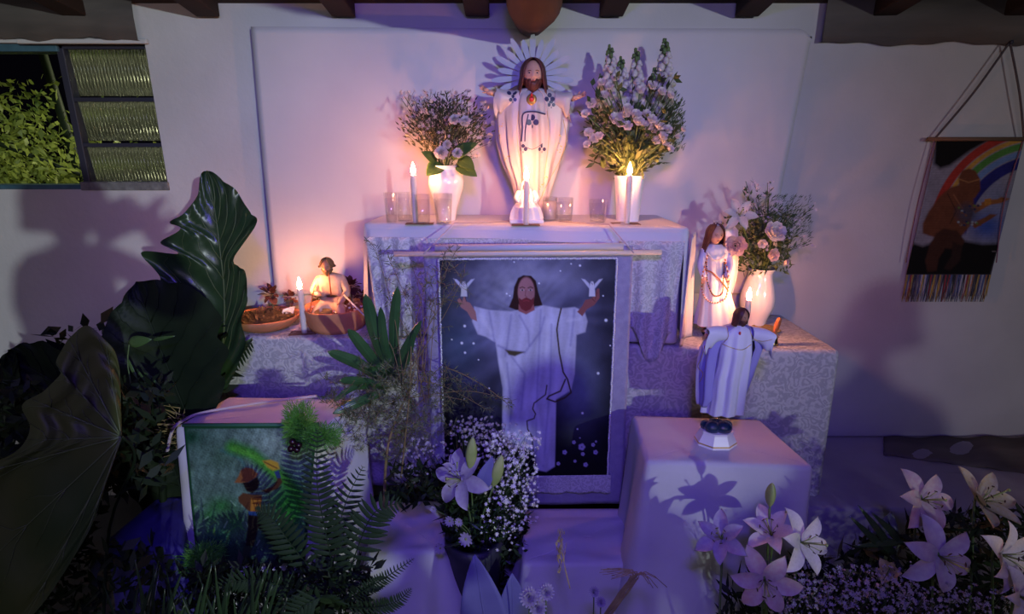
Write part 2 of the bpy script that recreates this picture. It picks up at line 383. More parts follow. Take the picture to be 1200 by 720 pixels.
# ------------------------------------------------------------------ garden tree outside the window
def leafquad(m, p, d, nrm, L, Wd, mi=0):
    d = Vector(d).normalized(); s = d.cross(Vector(nrm)); s = s.normalized() if s.length > 1e-6 else d.orthogonal().normalized(); p = Vector(p)
    m.add([p, p+d*L*.45+s*Wd/2, p+d*L, p+d*L*.45-s*Wd/2], [(0,1,2,3)], mi)
def rv(s=1): return Vector((random.uniform(-s,s), random.uniform(-s,s), random.uniform(-s,s)))
t = thing('garden_tree', (-2.7, 3.6, 0), 'leafy green tree in the dark garden outside the open window', 'tree')
m = MB(); m.tube([(-2.7,3.6,0),(-2.68,3.6,1.0),(-2.85,3.6,2.6)], [.04,.03,.02], 8)
m.tube([(-2.69,3.6,1.0),(-2.3,3.45,1.35),(-1.9,3.4,1.5)], [.025,.018,.008], 6); m.tube([(-3.9,3.3,1.95),(-3.1,3.25,1.72),(-2.4,3.3,1.42)], [.02,.016,.01], 6)
m.build('trunk', M['leafblack'], t)
m = MB(); random.seed(3)
for i in range(5200):
    cc = random.choice([(-3.2,3.5,1.8),(-2.9,3.3,1.55),(-3.4,3.5,1.5),(-2.6,3.5,1.35),(-3.1,3.6,1.3),(-3.6,3.5,1.95)])
    p = Vector(cc)+Vector((random.gauss(0,.25), random.gauss(0,.2), random.gauss(0,.18)))
    if p.z > 2.02-.0*p.x or p.y < 2.75: continue
    leafquad(m, p, Vector((random.gauss(.3,.6), random.gauss(-.2,.5), random.gauss(-.5,.4))), rv(), random.uniform(.03,.075), random.uniform(.016,.034))
M['gleaf'] = mat('garden_leaf', (.05,.10,.02), .5, (.42,.50,.10), 2.2, trans=.35)
tag(m.build('foliage', M['gleaf'], t), kind='stuff')

# ------------------------------------------------------------------ backdrop sheet hung on the wall
m = MB()
TL, TR, BR, BL = P(293,31,WY-.04), P(955,33,WY-.045), P(893,345,WY-.045), P(323,345,WY-.03)
def fn(u, v):
    a = TL.lerp(TR, u); b = BL.lerp(BR, u); p = a.lerp(b, v)
    cr = max(0, u-.975)/.025; cl = max(0, .01-u)/.01
    if v < .02: p.z -= .035*cr**2
    p.y = WY-.028-.006*sin(u*9+1)-.004*sin(u*23+v*3)-.010*sm(.9,1,u)
    return p
m.grid(fn, 90, 40); o = m.build('backdrop_sheet', M['backcloth']); solid(o, .003); tag(o, 'wide white sheet hung flat on the wall behind the altar', 'sheet')

# ================================================================== covered tables
def drape(name, quad, z, drop, mt, flare=.01, amp=.006, nf=9, r=.015, rc=.02, sides='LFR', hem=None, seed=1, parent=None, n_per=60, sag=0, ampc=0, wrk=.0009):
    """quad: FL, FR, BR, BL (x,y).  cloth over a flat top, hanging on the sides named."""
    FL, FR, BR, BL = [Vector((*q, 0)) for q in quad]
    def corner(a, b, c):
        d1 = (a-b).normalized(); d2 = (c-b).normalized(); return [b+d1*rc*(1-t)**2+d2*rc*t**2 for t in (0,.2,.4,.6,.8,1)]
    per = []
    def seg(a, b, n): return [a.lerp(b, i/n) for i in range(n+1)]
    Lw, Fw, Rw = (FL-BL).length, (FR-FL).length, (BR-FR).length
    dL = (FL-BL).normalized(); dF = (FR-FL).normalized(); dR = (BR-FR).normalized()
    tag_ = []
    pL = seg(BL, FL-dL*rc, max(6, int(n_per*Lw/1.0))); pF = seg(FL+dF*rc, FR-dF*rc, max(10, int(n_per*Fw/1.0))); pR = seg(FR+dR*rc, BR, max(6, int(n_per*Rw/1.0)))
    c1 = corner(BL, FL, FR)[1:-1]; c2 = corner(FL, FR, BR)[1:-1]
    per = pL+c1+pF+c2+pR
    side = ['L']*len(pL)+['l']*len(c1)+['F']*len(pF)+['r']*len(c2)+['R']*len(pR)
    N = len(per); cen = (FL+FR+BR+BL)/4
    nr = []
    for i in range(N):
        d = per[min(i+1,N-1)]-per[max(i-1,0)]; nr.append(Vector((d.y, -d.x, 0)).normalized())
    arc = [0]
    for i in range(1, N): arc.append(arc[-1]+(per[i]-per[i-1]).length)
    tot = arc[-1]
    rs = random.Random(seed); ph = [rs.uniform(0,6.28) for _ in range(5)]
    vs = []; fs = []
    inner = [p-nr[i]*r for i, p in enumerate(per)]
    vs += [(p.x, p.y, z) for p in inner]
    prof = [(a*pi/2/4) for a in range(1,5)]
    rows = 1
    for a in prof:
        for i, p in enumerate(inner): q = p+nr[i]*r*sin(a); vs.append((q.x, q.y, z-r*(1-cos(a))))
        rows += 1
    K = 22
    for k in range(1, K+1):
        t = k/K
        for i, p in enumerate(per):
            s = arc[i]; D = (drop[side[i].upper()] if isinstance(drop, dict) else drop)
            if side[i] in 'lr' and isinstance(drop, dict): D = max(drop['F'], drop[side[i].upper()])
            if hem: D += hem(s/tot, s)
            fo = sin(s*nf*2*pi+ph[0]+.8*sin(s*3+ph[1]))+.5*sin(s*nf*4.3+ph[2])
            cr = exp(-min(abs(s-arc[len(pL)+2]), abs(s-arc[len(pL)+len(c1)+len(pF)+2]))**2/.004)
            off = flare*t**1.2+amp*fo*t**.9+ampc*cr*t+.002
            q = p+nr[i]*off
            vs.append((q.x, q.y, z-r-(D-r)*t-sag*0))
        rows += 1
    for j in range(rows-1):
        for i in range(N-1):
            if side[i].upper() not in sides and side[i+1].upper() not in sides and j > 3: continue
            a = j*N+i; fs.append((a, a+N, a+N+1, a+1))
    # top, softly rumpled towards the middle
    ring = list(range(N)); cx_, cy_ = cen.x, cen.y
    for j in range(1, 12):
        t = j/12; new = []
        for i in range(N):
            x, y = inner[i].x+(cx_-inner[i].x)*t, inner[i].y+(cy_-inner[i].y)*t
            new.append(len(vs)); vs.append((x, y, z+wrk*sm(0,.25,t)*(sin((x+y*.6)*38+ph[0]+2*sin(y*17))+.6*sin((x*.4-y)*61+ph[1]+2*sin(x*13)))))
        for i in range(N-1): fs.append((ring[i], ring[i+1], new[i+1], new[i]))
        fs.append((ring[N-1], ring[0], new[0], new[N-1])); ring = new
    fs.append(tuple(ring))
    m = MB(); m.add(vs, fs); o = m.build(name, mt, parent)
    o.modifiers.new('solid', 'SOLIDIFY').thickness = .0015; o.modifiers['solid'].offset = 1
    return o
def lift(o, dz): o.location.z += dz
# lower long table
LQ = [(-1.163,2.03),(1.172,1.86),(1.143+.03,2.30),(-1.135,2.30)]
ZL = .908
def simple_table(name, q, z, zb, label):
    t = thing(name, (sum(a[0] for a in q)/4, sum(a[1] for a in q)/4, zb), label, 'table')
    ins = .012
    cx, cy = t.location.x, t.location.y
    qq = [(cx+(x-cx)*.97, cy+(y-cy)*.90) for x, y in q]
    m = MB(); m.add([(x,y,z-.03) for x,y in qq]+[(x,y,z-.003) for x,y in qq], [(3,2,1,0),(4,5,6,7),(0,1,5,4),(1,2,6,5),(2,3,7,6),(3,0,4,7)]); m.build('tabletop', M['darkwood'], t, smooth=False)
    for x, y in qq:
        x = cx+(x-cx)*.95; y = cy+(y-cy)*.86
        MB().box((x-.02,y-.02,zb),(x+.02,y+.02,z-.03)).build('leg', M['darkwood'], t, smooth=False)
    return t
simple_table('long_table', LQ, ZL, 0, 'long low wooden table hidden under the brocade cloth')
o = drape('brocade_tablecloth', LQ, ZL, .63, M['brocade'], flare=.0, amp=.004, nf=3, seed=4, ampc=.012, n_per=50)
tag(o, 'pale brocade tablecloth over the wide lower table on both sides of the altar', 'tablecloth')
# upper altar table
UQ = [(-.542,2.02),(.612,1.905),(.60,2.285),(-.53,2.285)]; ZU = 1.342
simple_table('altar_table', UQ, ZU-.006, ZL, 'small raised wooden altar table hidden under white cloths')
UQi = [(-.528,2.034),(.592,1.922),(.585,2.28),(-.52,2.28)]
o = drape('under_cloth', UQi, ZU-.003, .42, M['satin'], flare=.004, amp=.006, nf=7, seed=5)
tag(o, 'plain white cloth on the altar front behind the hanging lace', 'tablecloth')
o = drape('altar_cloth', UQ, ZU, {'L': .30, 'F': .052, 'R': .40}, M['satin'], flare=.012, amp=.003, nf=3, seed=9, ampc=.006,
          hem=lambda u, s: .006*sin(s*7), n_per=70)
tag(o, 'plain white top cloth on the upper altar under the candles and vases', 'tablecloth')
# hanging lace panels in front
def hanging(name, pa, pb, hemf, mt, nf, amp, Yoff, label, nu=90, nv=24, pinch=0, thick=.001):
    m = MB(); pa = Vector(pa); pb = Vector(pb)
    def fn(u, v):
        p = pa.lerp(pb, u); d = hemf(u)*v
        n = Vector((pb.y-pa.y, -(pb.x-pa.x), 0)).normalized()
        q = p+n*(Yoff+amp*sin(u*nf*2*pi+.7*sin(u*5+v))*(.4+.6*v))
        q.x += pinch*v*(u-.5); q.z = p.z-d; return q
    m.grid(fn, nu, nv); o = m.build(name, mt); solid(o, thick); return tag(o, label, 'lace')
fu = lambda x: Vector((x, 2.02+(x+.542)/1.154*(-.115), ZU-.045))
hanging('lace_valance', fu(-.50), fu(.575), lambda u: .062+.006*abs(sin(u*48)), M['lace'], 26, .004, .010, 'narrow scalloped lace frill under the edge of the altar top')
hanging('lace_curtain', fu(-.53), fu(-.30), lambda u: .40-.05*u, M['lace'], 4, .012, .022, 'white lace curtain hanging at the left end of the altar', pinch=-.06)
hanging('lace_curtain', fu(.375), fu(.595), lambda u: .30+.15*exp(-((u-.62)/.28)**2), M['lace'], 3, .012, .022, 'white lace curtain with a pointed end right of the banner', pinch=-.04)
hanging('side_drape', (.612,1.892,ZU-.03), (.665,2.02,ZU-.03), lambda u: .40, M['cloth'], 1.2, .008, .004, 'plain white cloth end falling at the right corner of the altar', nu=30, pinch=.03)

# right white box with its cloth, left box, steps, bench
RQ = [(.396,1.45),(.80,1.45),(.845,1.75),(.42,1.75)]
RQ = [(PZ(757,541,.70).x,PZ(757,541,.70).y),(PZ(955,548,.70).x,PZ(955,548,.70).y),(PZ(892,493,.70).x,PZ(892,493,.70).y),(PZ(741,488,.70).x,PZ(741,488,.70).y)]
def crate(name, q, z, zb, label):
    cx = sum(a[0] for a in q)/4; cy = sum(a[1] for a in q)/4
    t = thing(name, (cx,cy,zb), label, 'box')
    qq = [(cx+(x-cx)*.93, cy+(y-cy)*.9) for x, y in q]
    m = MB(); m.add([(x,y,zb) for x,y in qq]+[(x,y,z-.018) for x,y in qq], [(3,2,1,0),(4,5,6,7),(0,1,5,4),(1,2,6,5),(2,3,7,6),(3,0,4,7)])
    m.build('body', M['darkwood'], t, smooth=False)
    return t
crate('pedestal_box', RQ, .70, 0, 'tall box under the white cloth that carries the blue robed statue')
o = drape('pedestal_cloth', RQ, .70, .68, M['wcloth'], flare=.045, amp=.017, nf=4.2, seed=12, ampc=.02, n_per=110)
tag(o, 'white cloth draped over the box under the blue robed statue', 'cloth')
GQ = [tuple(PZ(a,b,.75)[:2]) for a, b in ((203,501),(379,503),(425,470),(266,466))]
crate('picture_box', GQ, .75, 0, 'tall box under the white cloth behind the green hunter picture')
o = drape('box_cloth', GQ, .75, .70, M['wcloth'], flare=.03, amp=.010, nf=3.6, seed=21, ampc=.03, wrk=.002, n_per=110)
tag(o, 'white cloth draped over the left box with the green hunter picture', 'cloth')
SQ = [tuple(PZ(a,b,.30)[:2]) for a, b in ((612,662),(775,662),(760,597),(612,597))]
crate('low_step', SQ, .30, 0, 'low step under the white cloth below the banner')
o = drape('step_cloth', SQ, .30, .28, M['wcloth'], flare=.045, amp=.024, nf=6, seed=31, ampc=.03, wrk=.004, n_per=110); tag(o, 'blue lit white cloth over the low step right of the baby breath', 'cloth')
SQ2 = [tuple(PZ(a,b,.32)[:2]) for a, b in ((430,648),(522,648),(522,588),(440,588))]
crate('low_step', SQ2, .32, 0, 'low step under the white cloth beside the ferns')
o = drape('step_cloth', SQ2, .32, .30, M['wcloth'], flare=.055, amp=.022, nf=6.5, seed=37, ampc=.035, wrk=.004, n_per=110); tag(o, 'blue lit white cloth over the low step right of the ferns', 'cloth')
BQ = [(1.02,1.78),(2.6,1.72),(2.6,2.31),(1.02,2.31)]
crate('bench', BQ, .32, 0, 'long low bench along the wall under the grey sheet')
o = drape('bench_sheet', BQ, .32, .30, M['greycloth'], flare=.02, amp=.01, nf=3, seed=41); tag(o, 'greyish sheet over the bench below the rainbow tapestry', 'cloth')
m = MB(); 
def fn(u, v):
    p = PZ(1035+u*200, 514+v*(20+26*u), .322); return (p.x, min(p.y, 2.29), .330+.012*sin(u*9+v*3)*sin(v*pi)+.006*sin(u*23))
m.grid(fn, 30, 8); o = m.build('edge_shadow_patch', M['beam']); solid(o, .01, 1); tag(o, 'dark edge shadow blanket lying on the bench against the wall', 'patch')  # dark layer standing in for the edge shadow across the bench
LBQ = [tuple(PZ(a,b,.42)[:2]) for a, b in ((122,634),(215,646),(215,582),(184,583))]
crate('corner_stool', LBQ, .42, 0, 'low stool under the blue lit cloth beside the green picture')
tag(drape('stool_cloth', LBQ, .42, .3, M['bluelit'], flare=.02, amp=.01, nf=4, seed=51), 'cloth with blue light in its colour on the low stool left of the green picture', 'cloth')
# ================================================================== painted cloths (real flat pictures, painted into a fine grid)
class Art:
    def __init__(s, quad, Y, nx, ny, bow=0):
        """quad: TL TR BR BL in photograph pixels; the grid lies in the plane y=Y(v)"""
        s.nx, s.ny = nx, ny
        u, v = np.meshgrid(np.linspace(0,1,nx+1), np.linspace(0,1,ny+1)); s.u, s.v = u.ravel(), v.ravel()
        tl, tr, br, bl = [P(q[0], q[1], Y(k)) for q, k in zip(quad, (0,0,1,1))]
        co = [np.array(p) for p in (tl, tr, br, bl)]
        U, V = s.u[:,None], s.v[:,None]
        s.co = (co[0]*(1-U)+co[1]*U)*(1-V)+(co[3]*(1-U)+co[2]*U)*V
        s.co[:,1] += bow*np.sin(s.u*pi*3)*s.v*.5
        # picture coordinates: the same plane laid out over the photograph's pixels
        x, y, z = s.co[:,0], s.co[:,1], s.co[:,2]-EYE
        d = y*CT-z*ST; h = y*ST+z*CT
        s.x = 600+F*x/d; s.y = 360-F*h/d
        s.c = np.zeros((len(s.x), 3))
    def mix(s, a, col):
        a = np.clip(a,0,1)[:,None]; s.c = s.c*(1-a)+np.array(lin(col))*a
    def sd(s, poly):
        x, y = s.x, s.y; n = len(poly); d2 = np.full(len(x), 1e9); ins = np.zeros(len(x), bool)
        for i in range(n):
            (ax, ay), (bx, by) = poly[i], poly[(i+1) % n]
            ex, ey = bx-ax, by-ay; wx, wy = x-ax, y-ay
            t = np.clip((wx*ex+wy*ey)/(ex*ex+ey*ey+1e-9),0,1)
            d2 = np.minimum(d2, (wx-ex*t)**2+(wy-ey*t)**2)
            if by != ay: ins ^= ((ay > y) != (by > y)) & (x < (bx-ax)*(y-ay)/(by-ay)+ax)
        d = np.sqrt(d2); return np.where(ins, -d, d)
    def poly(s, pts, col, soft=.6, a=1): s.mix(a*np.clip(.5-s.sd(pts)/(2*soft),0,1), col)
    def line(s, pts, w, col, soft=.5, a=1):
        x, y = s.x, s.y; d2 = np.full(len(x), 1e9)
        for (ax, ay), (bx, by) in zip(pts, pts[1:]):
            ex, ey = bx-ax, by-ay; t = np.clip(((x-ax)*ex+(y-ay)*ey)/(ex*ex+ey*ey+1e-9),0,1)
            d2 = np.minimum(d2, (x-ax-ex*t)**2+(y-ay-ey*t)**2)
        s.mix(a*np.clip((w/2-np.sqrt(d2))/(2*soft)+.5,0,1), col)
    def ell(s, cx, cy, rx, ry, col, soft=.15, a=1):
        r = np.sqrt(((s.x-cx)/rx)**2+((s.y-cy)/ry)**2); s.mix(a*np.clip((1-r)/(2*soft)+.5,0,1), col)
    def glow(s, cx, cy, rx, ry, col, a=1, p=1.0):
        r = ((s.x-cx)/rx)**2+((s.y-cy)/ry)**2; s.mix(a*np.exp(-r*p), col)
    def noise(s, f, seed=0, fx=1, fy=1):
        r = np.random.RandomState(seed); out = 0
        for k in range(14):
            a = r.uniform(0,2*pi); ff = f*r.uniform(.5,2); out = out+np.sin((s.x*cos(a)*fx+s.y*sin(a)*fy)*ff+r.uniform(0,6.28)+1.5*np.sin(s.y*f*.7*r.uniform(.5,1.5)+s.x*f*.5))
        return out/6
    def shade(s, amt): s.c = np.clip(s.c*(1+amt[:,None]),0,1)
    def build(s, name, parent, k=1.0):
        s.c = s.c*k
        nx, ny = s.nx, s.ny
        i, j = np.meshgrid(np.arange(nx), np.arange(ny)); a = (j*(nx+1)+i).ravel()
        f = np.stack([a, a+nx+1, a+nx+2, a+1], 1)
        me = bpy.data.meshes.new(name); o = np.array(parent.location) if parent else 0
        me.vertices.add(len(s.co)); me.vertices.foreach_set('co', (s.co-o).ravel())
        me.loops.add(f.size); me.loops.foreach_set('vertex_index', f.ravel().astype(np.int32))
        me.polygons.add(len(f)); me.polygons.foreach_set('loop_start', np.arange(0, f.size, 4, dtype=np.int32)); 
        me.update(calc_edges=True); me.validate()
        ca = me.color_attributes.new('Col', 'FLOAT_COLOR', 'POINT'); ca.data.foreach_set('color', np.hstack([s.c, np.ones((len(s.c),1))]).ravel().astype(np.float32))
        me.materials.append(M['paint']); ob = bpy.data.objects.new(name, me); COL.objects.link(ob); ob.parent = parent; solid(ob, .002, 1); return ob
# ---- banner on a rod
BY = lambda v: 1.845+.0*v
bn = thing('banner', P(620, 305, 1.845), 'painted banner of a robed bearded man with raised arms and doves, hanging below the altar', 'banner')
ar = Art(((514,304),(723,303),(712,558),(521,560)), BY, 300, 350, .006)
Z4 = lambda p: [(490+x/2.4, 280+y/2.4) for x, y in p]
ar.mix(np.ones(len(ar.x)), (10,10,16))
nz = ar.noise(.09, 1); n2 = ar.noise(.35, 2); n3 = ar.noise(.9, 5)
ang = np.arctan2(ar.y-372, ar.x-616); ray = .5+.5*np.sin(ang*23+2*np.sin(ang*7))
rr = np.sqrt(((ar.x-616)/1.0)**2+((ar.y-372)*.95)**2)
ar.mix(np.clip(.80*np.exp(-(rr/76)**2)*(1+.12*ray+.25*nz)+.12*np.exp(-(rr/105)**2)*ray, 0, .9), (120,122,160))
ar.mix(np.clip(.55*np.exp(-((ar.x-625)/60)**2-((ar.y-322)/22)**2)*(1+.3*nz),0,1), (165,168,190))
ar.mix(np.clip(.35*np.exp(-((ar.x-600)/40)**2-((ar.y-345)/35)**2)*(1+.4*n2),0,1), (175,180,185))
ar.mix(np.clip(.3*np.exp(-((ar.x-540)/25)**2-((ar.y-400)/35)**2),0,1), (90,120,150))
ar.mix(np.clip(.45*np.exp(-((ar.x-680)/22)**2-((ar.y-455)/40)**2),0,1), (140,150,190))
ar.shade(.14*nz+.06*n2)
robe = Z4([(158,190),(200,200),(262,204),(280,200),(303,212),(328,196),(348,186),(400,196),(440,192),(468,205),(476,232),(470,262),(445,270),(440,380),(430,425),(388,452),(386,540),(384,640),(360,655),(336,650),(325,600),(236,560),(238,420),(226,350),(218,292),(190,275),(168,268),(152,232)])
ar.poly(robe, (190,192,214), 1)
msk = np.clip(.5-ar.sd(robe)/2,0,1)
fold = np.sin(ar.x*.55+2*np.sin(ar.y*.03)+.6*np.sin(ar.y*.11))*.5+np.sin(ar.x*.23+ar.y*.06)*.5
ar.c = np.clip(ar.c*(1+(msk*(.13*fold+.12*nz+.05*n3))[:,None]),0,1)
for pts, w in (([(225,300),(262,318),(295,318)],5), ([(262,214),(250,300),(245,330)],3), ([(200,205),(215,290)],3), ([(300,320),(345,260),(355,220)],4), ([(345,200),(335,420),(330,640)],3),
               ([(440,200),(432,270),(428,300)],4), ([(262,330),(300,380),(290,480)],3), ([(250,350),(262,480),(255,560)],3), ([(375,240),(372,400),(352,640)],2.5), ([(285,215),(310,260),(312,300)],3)):
    ar.line(Z4(pts), w/2.4, (96,92,160), 1.6, .55)
for pts, w in (([(175,215),(205,262)],8), ([(232,340),(250,420),(245,530)],7), ([(330,470),(345,560),(352,630)],9), ([(365,230),(360,330)],6), ([(420,230),(455,225)],7)):
    ar.line(Z4(pts), w/2.4, (226,228,240), 2.2, .5)
ar.line(Z4([(402,196),(394,230),(390,255),(397,320),(408,375),(420,395),(430,432),(412,447),(385,458),(362,450),(368,442),(400,428),(414,395)]), 1.9, (70,56,40), .5)
ar.line(Z4([(362,412),(358,438),(326,462),(322,478),(330,492),(326,505),(306,512),(308,535),(320,555),(324,600)]), 1.5, (70,56,40), .5)
ar.poly(Z4([(245,312),(300,318),(272,330),(255,326)]), (80,72,52), 1)
# hair, face, beard
ar.poly(Z4([(255,192),(266,165),(270,135),(281,110),(296,102),(318,104),(331,118),(338,150),(350,187),(328,190),(320,200),(275,200)]), (52,30,28), .6)
ar.poly(Z4([(283,184),(325,184),(328,200),(304,212),(282,203)]), (160,96,96), .6)
ar.ell(*Z4([(304,150)])[0], 9.8, 17.5, (172,122,122), .08)
ar.poly(Z4([(283,165),(291,171),(304,164),(318,171),(326,163),(325,182),(316,198),(303,204),(290,197),(284,184)]), (118,48,52), .5)
ar.shade(-.18*np.exp(-((ar.x-622.5)/4)**2-((ar.y-343)/11)**2))
for ex in (293, 316):
    ar.line(Z4([(ex-7,138),(ex,135),(ex+7,138)]), .9, (50,28,28), .4); ar.ell(*Z4([(ex,144)])[0], 2.3, 1.0, (190,170,170), .3); ar.ell(*Z4([(ex,144)])[0], 1.0, 1.0, (40,25,30), .3)
ar.line(Z4([(303,144),(301,160),(306,162)]), .8, (125,76,78), .5); ar.line(Z4([(296,175),(304,173),(312,175)]), 1.1, (150,60,66), .4)
# hands, doves
ar.poly(Z4([(110,172),(118,166),(124,176),(130,158),(136,176),(146,180),(162,205),(166,232),(150,225),(138,205),(120,192)]), (168,120,116), .5)
ar.poly(Z4([(447,205),(462,188),(470,172),(486,168),(497,160),(503,140),(509,140),(510,166),(495,186),(474,198),(462,218)]), (140,84,84), .5)
for pts in ([(118,166),(124,176)], [(130,158),(136,176)], [(489,168),(497,176)], [(503,150),(498,170)]): ar.line(Z4(pts), .7, (90,50,52), .3)
def dove(x, y, f):
    ar.poly(Z4([(x-9,y+22),(x-7,y-8),(x-3,y-20),(x+3,y-20),(x+7,y-8),(x+9,y+22)]), (214,216,226), .5)
    ar.poly(Z4([(x-6,y+2),(x-30,y-28),(x-20,y-26),(x-8,y-14)]), (200,204,222), .5); ar.poly(Z4([(x+6,y+2),(x+30,y-28),(x+20,y-26),(x+8,y-14)]), (200,204,222), .5)
    ar.line(Z4([(x-1,y-16),(x+1,y-12)]), .9, (110,90,110), .3)
dove(129, 140, 1); dove(489, 140, -1)
# flowers, stars
for x, y, r in ((460,585,9),(412,600,6),(438,572,5),(492,579,5),(499,600,6),(463,605,5),(471,635,6),(441,625,4),(394,632,5),(500,570,3),(455,560,2)):
    for k in range(5):
        a = k*2*pi/5; ar.ell(490+(x+r*.6*cos(a))/2.4, 280+(y+r*.6*sin(a))/2.4, r*.5/2.4, r*.5/2.4, (170,164,205), .3)
    ar.ell(490+x/2.4, 280+y/2.4, r*.25/2.4, r*.25/2.4, (110,95,130), .3)
for x, y, r in ((131,245,3.5),(123,293,3.5),(156,294,3),(132,320,3),(528,229,4),(249,154,2.5),(258,160,2),(506,378,3.5),(462,490,3),(95,283,2),(340,125,2.5),(455,75,3),(270,65,2),(430,70,2),(400,90,2),(200,420,2),(130,450,2),(520,160,2),(540,300,2),(448,535,2),(170,340,2)):
    ar.ell(490+x/2.4, 280+y/2.4, r/2.4, r/2.4, (235,240,250), .4)
ar.build('picture', bn, .95)
# cloth margins of the banner, sequin trim, bottom hem, rod and cord
q = [P(496,290,1.852), P(742,288,1.852), P(730,592,1.852), P(508,592,1.852)]
m = MB(); m.grid(lambda u, v: (q[0].lerp(q[1],u)).lerp(q[3].lerp(q[2],u), v)+Vector((0,.004*sin(u*11+v*4)+.003,0)), 60, 60)
solid(m.build('margin_cloth', M['violet'], bn), .001, 1)
for a, b in (((514,304),(723,303)), ((723,303),(712,558)), ((712,558),(521,560)), ((521,560),(514,304))):
    a, b = P(*a,1.843), P(*b,1.843); m = MB(); n = int((b-a).length/.006)
    for i in range(n):
        m.ell(a.lerp(b,(i+.5)/n)+Vector((random.uniform(-.001,.001),0,random.uniform(-.001,.001))), (.0044,.003,.0044), 6, 4)
    m.build('sequin_trim', M['silver'], bn)
hang = [P(640,558,1.842), P(724,558,1.842)]
m = MB(); m.grid(lambda u, v: P(520,559,1.844).lerp(P(716,556,1.844),u)+Vector((0,-.004-.004*sin(u*40)*v,-.075*v-.004*abs(sin(u*60))*v)), 160, 8); solid(m.build('lace_hem', M['lace'], bn), .001)
ra, rb = P(462,298,1.838), P(775,296,1.838)
MB().tube([ra, rb], .0085, 14).build('rod', M['wax'], bn)
MB().tube([P(510,291,1.826), P(730,289,1.826)], .012, 14).build('rod_sleeve', M['satin'], bn)
for k, (a, b, c) in enumerate(((( 497,297), (532,263), (600,256)), ((742,296), (712,266), (655,257)))):
    pth = [P(*a,1.834)+Vector((0,-.010,0)), Vector((P(*b,1.925).x, 1.955, ZU+.012)) , Vector((XA(c[0],2.06,ZU), 2.06, ZU+.004))]
    pth[1].y = 1.94 if k == 0 else 1.90
    MB().tube([pth[0], pth[0].lerp(pth[1],.5), pth[1], pth[1].lerp(pth[2],.3)+Vector((0,0,-.002)), pth[2]], .0022, 6).build('cord', M['rope'], bn)
# ---- green hunter picture on the left box
hp = thing('hunter_picture', P(290, 500, 1.55), 'green painted cloth of a hunter in a hat among plants, on the left box', 'picture')
gy0 = GQ[0][1]-.045; 
ar = Art(((216,500),(372,499),(356,660),(231,660)), lambda v: gy0-.03*v, 200, 220, .0)
Z5 = lambda p: [(200+x/4, 500+y/4) for x, y in p]
ar.mix(np.ones(len(ar.x)), (96,122,120)); n1 = ar.noise(.12,3); n2 = ar.noise(.5,4); n3 = ar.noise(1.1,8)
ar.mix(np.clip((ar.y-540)/130,0,1)*.6, (60,92,86)); ar.glow(335,520,40,20,(150,165,165),.6)
ar.shade(.22*n1+.12*n2)
ar.glow(222,512,22,14,(22,66,48),1.0); ar.glow(262,535,22,16,(30,70,34),.55)
ar.line(Z5([(240,110),(330,150),(345,180)]), 3, (50,110,120), 2.0, .5)
ar.line(Z5([(290,95),(380,125),(455,190),(540,250),(600,320),(615,380)]), 15, (52,122,38), 4, .9)
ar.line(Z5([(300,100),(400,140),(480,215),(560,270),(590,330)]), 6, (86,160,60), 2, .8)
ar.glow(338,590,22,34,(34,104,36),.95)
for (x,y,rx,ry,c) in ((240,370,60,40,(40,110,44)),(180,420,50,40,(50,112,60)),(300,450,60,60,(30,92,36)),(220,520,70,60,(34,100,70)),(560,420,60,90,(40,120,40)),(480,520,90,60,(26,80,34)),(300,590,120,60,(24,70,28)),(100,620,80,60,(40,96,30)),(560,560,60,40,(38,110,50))):
    ar.glow(200+x/4,500+y/4,rx/4,ry/4,c,.8)
ar.shade(.30*ar.noise(.3,9)+.22*n3)
for i in range(60):
    x = random.uniform(222,362); y = random.uniform(585,650); a = random.uniform(-1,1); l = random.uniform(4,10)
    ar.line([(x,y),(x+l*sin(a),y-l*cos(a))], 1.2, random.choice([(70,150,70),(30,80,36),(150,190,170),(90,140,60)]), .6, .7)
ar.mix(np.clip((ar.y-648)/14,0,1)*.85, (16,24,14))
ar.poly(Z5([(300,262),(320,232),(330,205),(352,192),(385,196),(398,212),(412,222),(400,240),(360,262),(330,264)]), (142,88,54), .8)
ar.poly(Z5([(340,262),(365,262),(408,235),(418,262),(410,290),(385,312),(360,305),(348,285)]), (38,26,24), .8)
ar.poly(Z5([(318,330),(340,310),(385,318),(430,320),(425,400),(372,402),(350,380),(320,352)]), (92,56,38), .9)
ar.poly(Z5([(378,335),(425,335),(428,395),(375,398)]), (176,116,48), .8); ar.line(Z5([(385,340),(400,395)]), 1, (110,60,30), .5); ar.line(Z5([(410,340),(400,390)]), 1, (110,60,30), .5)
ar.poly(Z5([(425,300),(480,280),(500,250),(490,215),(508,205),(524,260),(505,290),(450,312)]), (74,44,34), .8)
ar.poly(Z5([(487,212),(508,205),(518,240),(500,242)]), (44,60,120), .6)
ar.poly(Z5([(432,160),(470,155),(505,168),(512,198),(480,205),(455,190)]), (190,150,56), 1.2); ar.line(Z5([(440,165),(500,195)]), 1.6, (120,84,40), .6)
ar.poly(Z5([(362,402),(455,402),(482,440),(495,500),(492,560),(468,545),(432,490),(412,478),(392,560),(350,562),(362,480)]), (38,30,28), .9)
ar.poly(Z5([(365,396),(420,400),(415,418),(368,415)]), (40,70,130), .6)
ar.poly(Z5([(345,562),(388,562),(362,620),(350,660),(318,655),(335,620)]), (54,70,48), .8)
ar.line(Z5([(436,300),(465,310),(462,345),(440,355)]), .9, (30,26,22), .4)
ar.shade(.08*n3)
for e in ([(216,500),(372,499)], [(216,500),(231,660)], [(372,499),(356,660)]): ar.line(e, 5.5, (24,70,44), .8)
ar.c *= np.array([.82,.88,.72]); ar.build('painted_cloth', hp)
g = [P(216,500,gy0), P(372,499,gy0)]
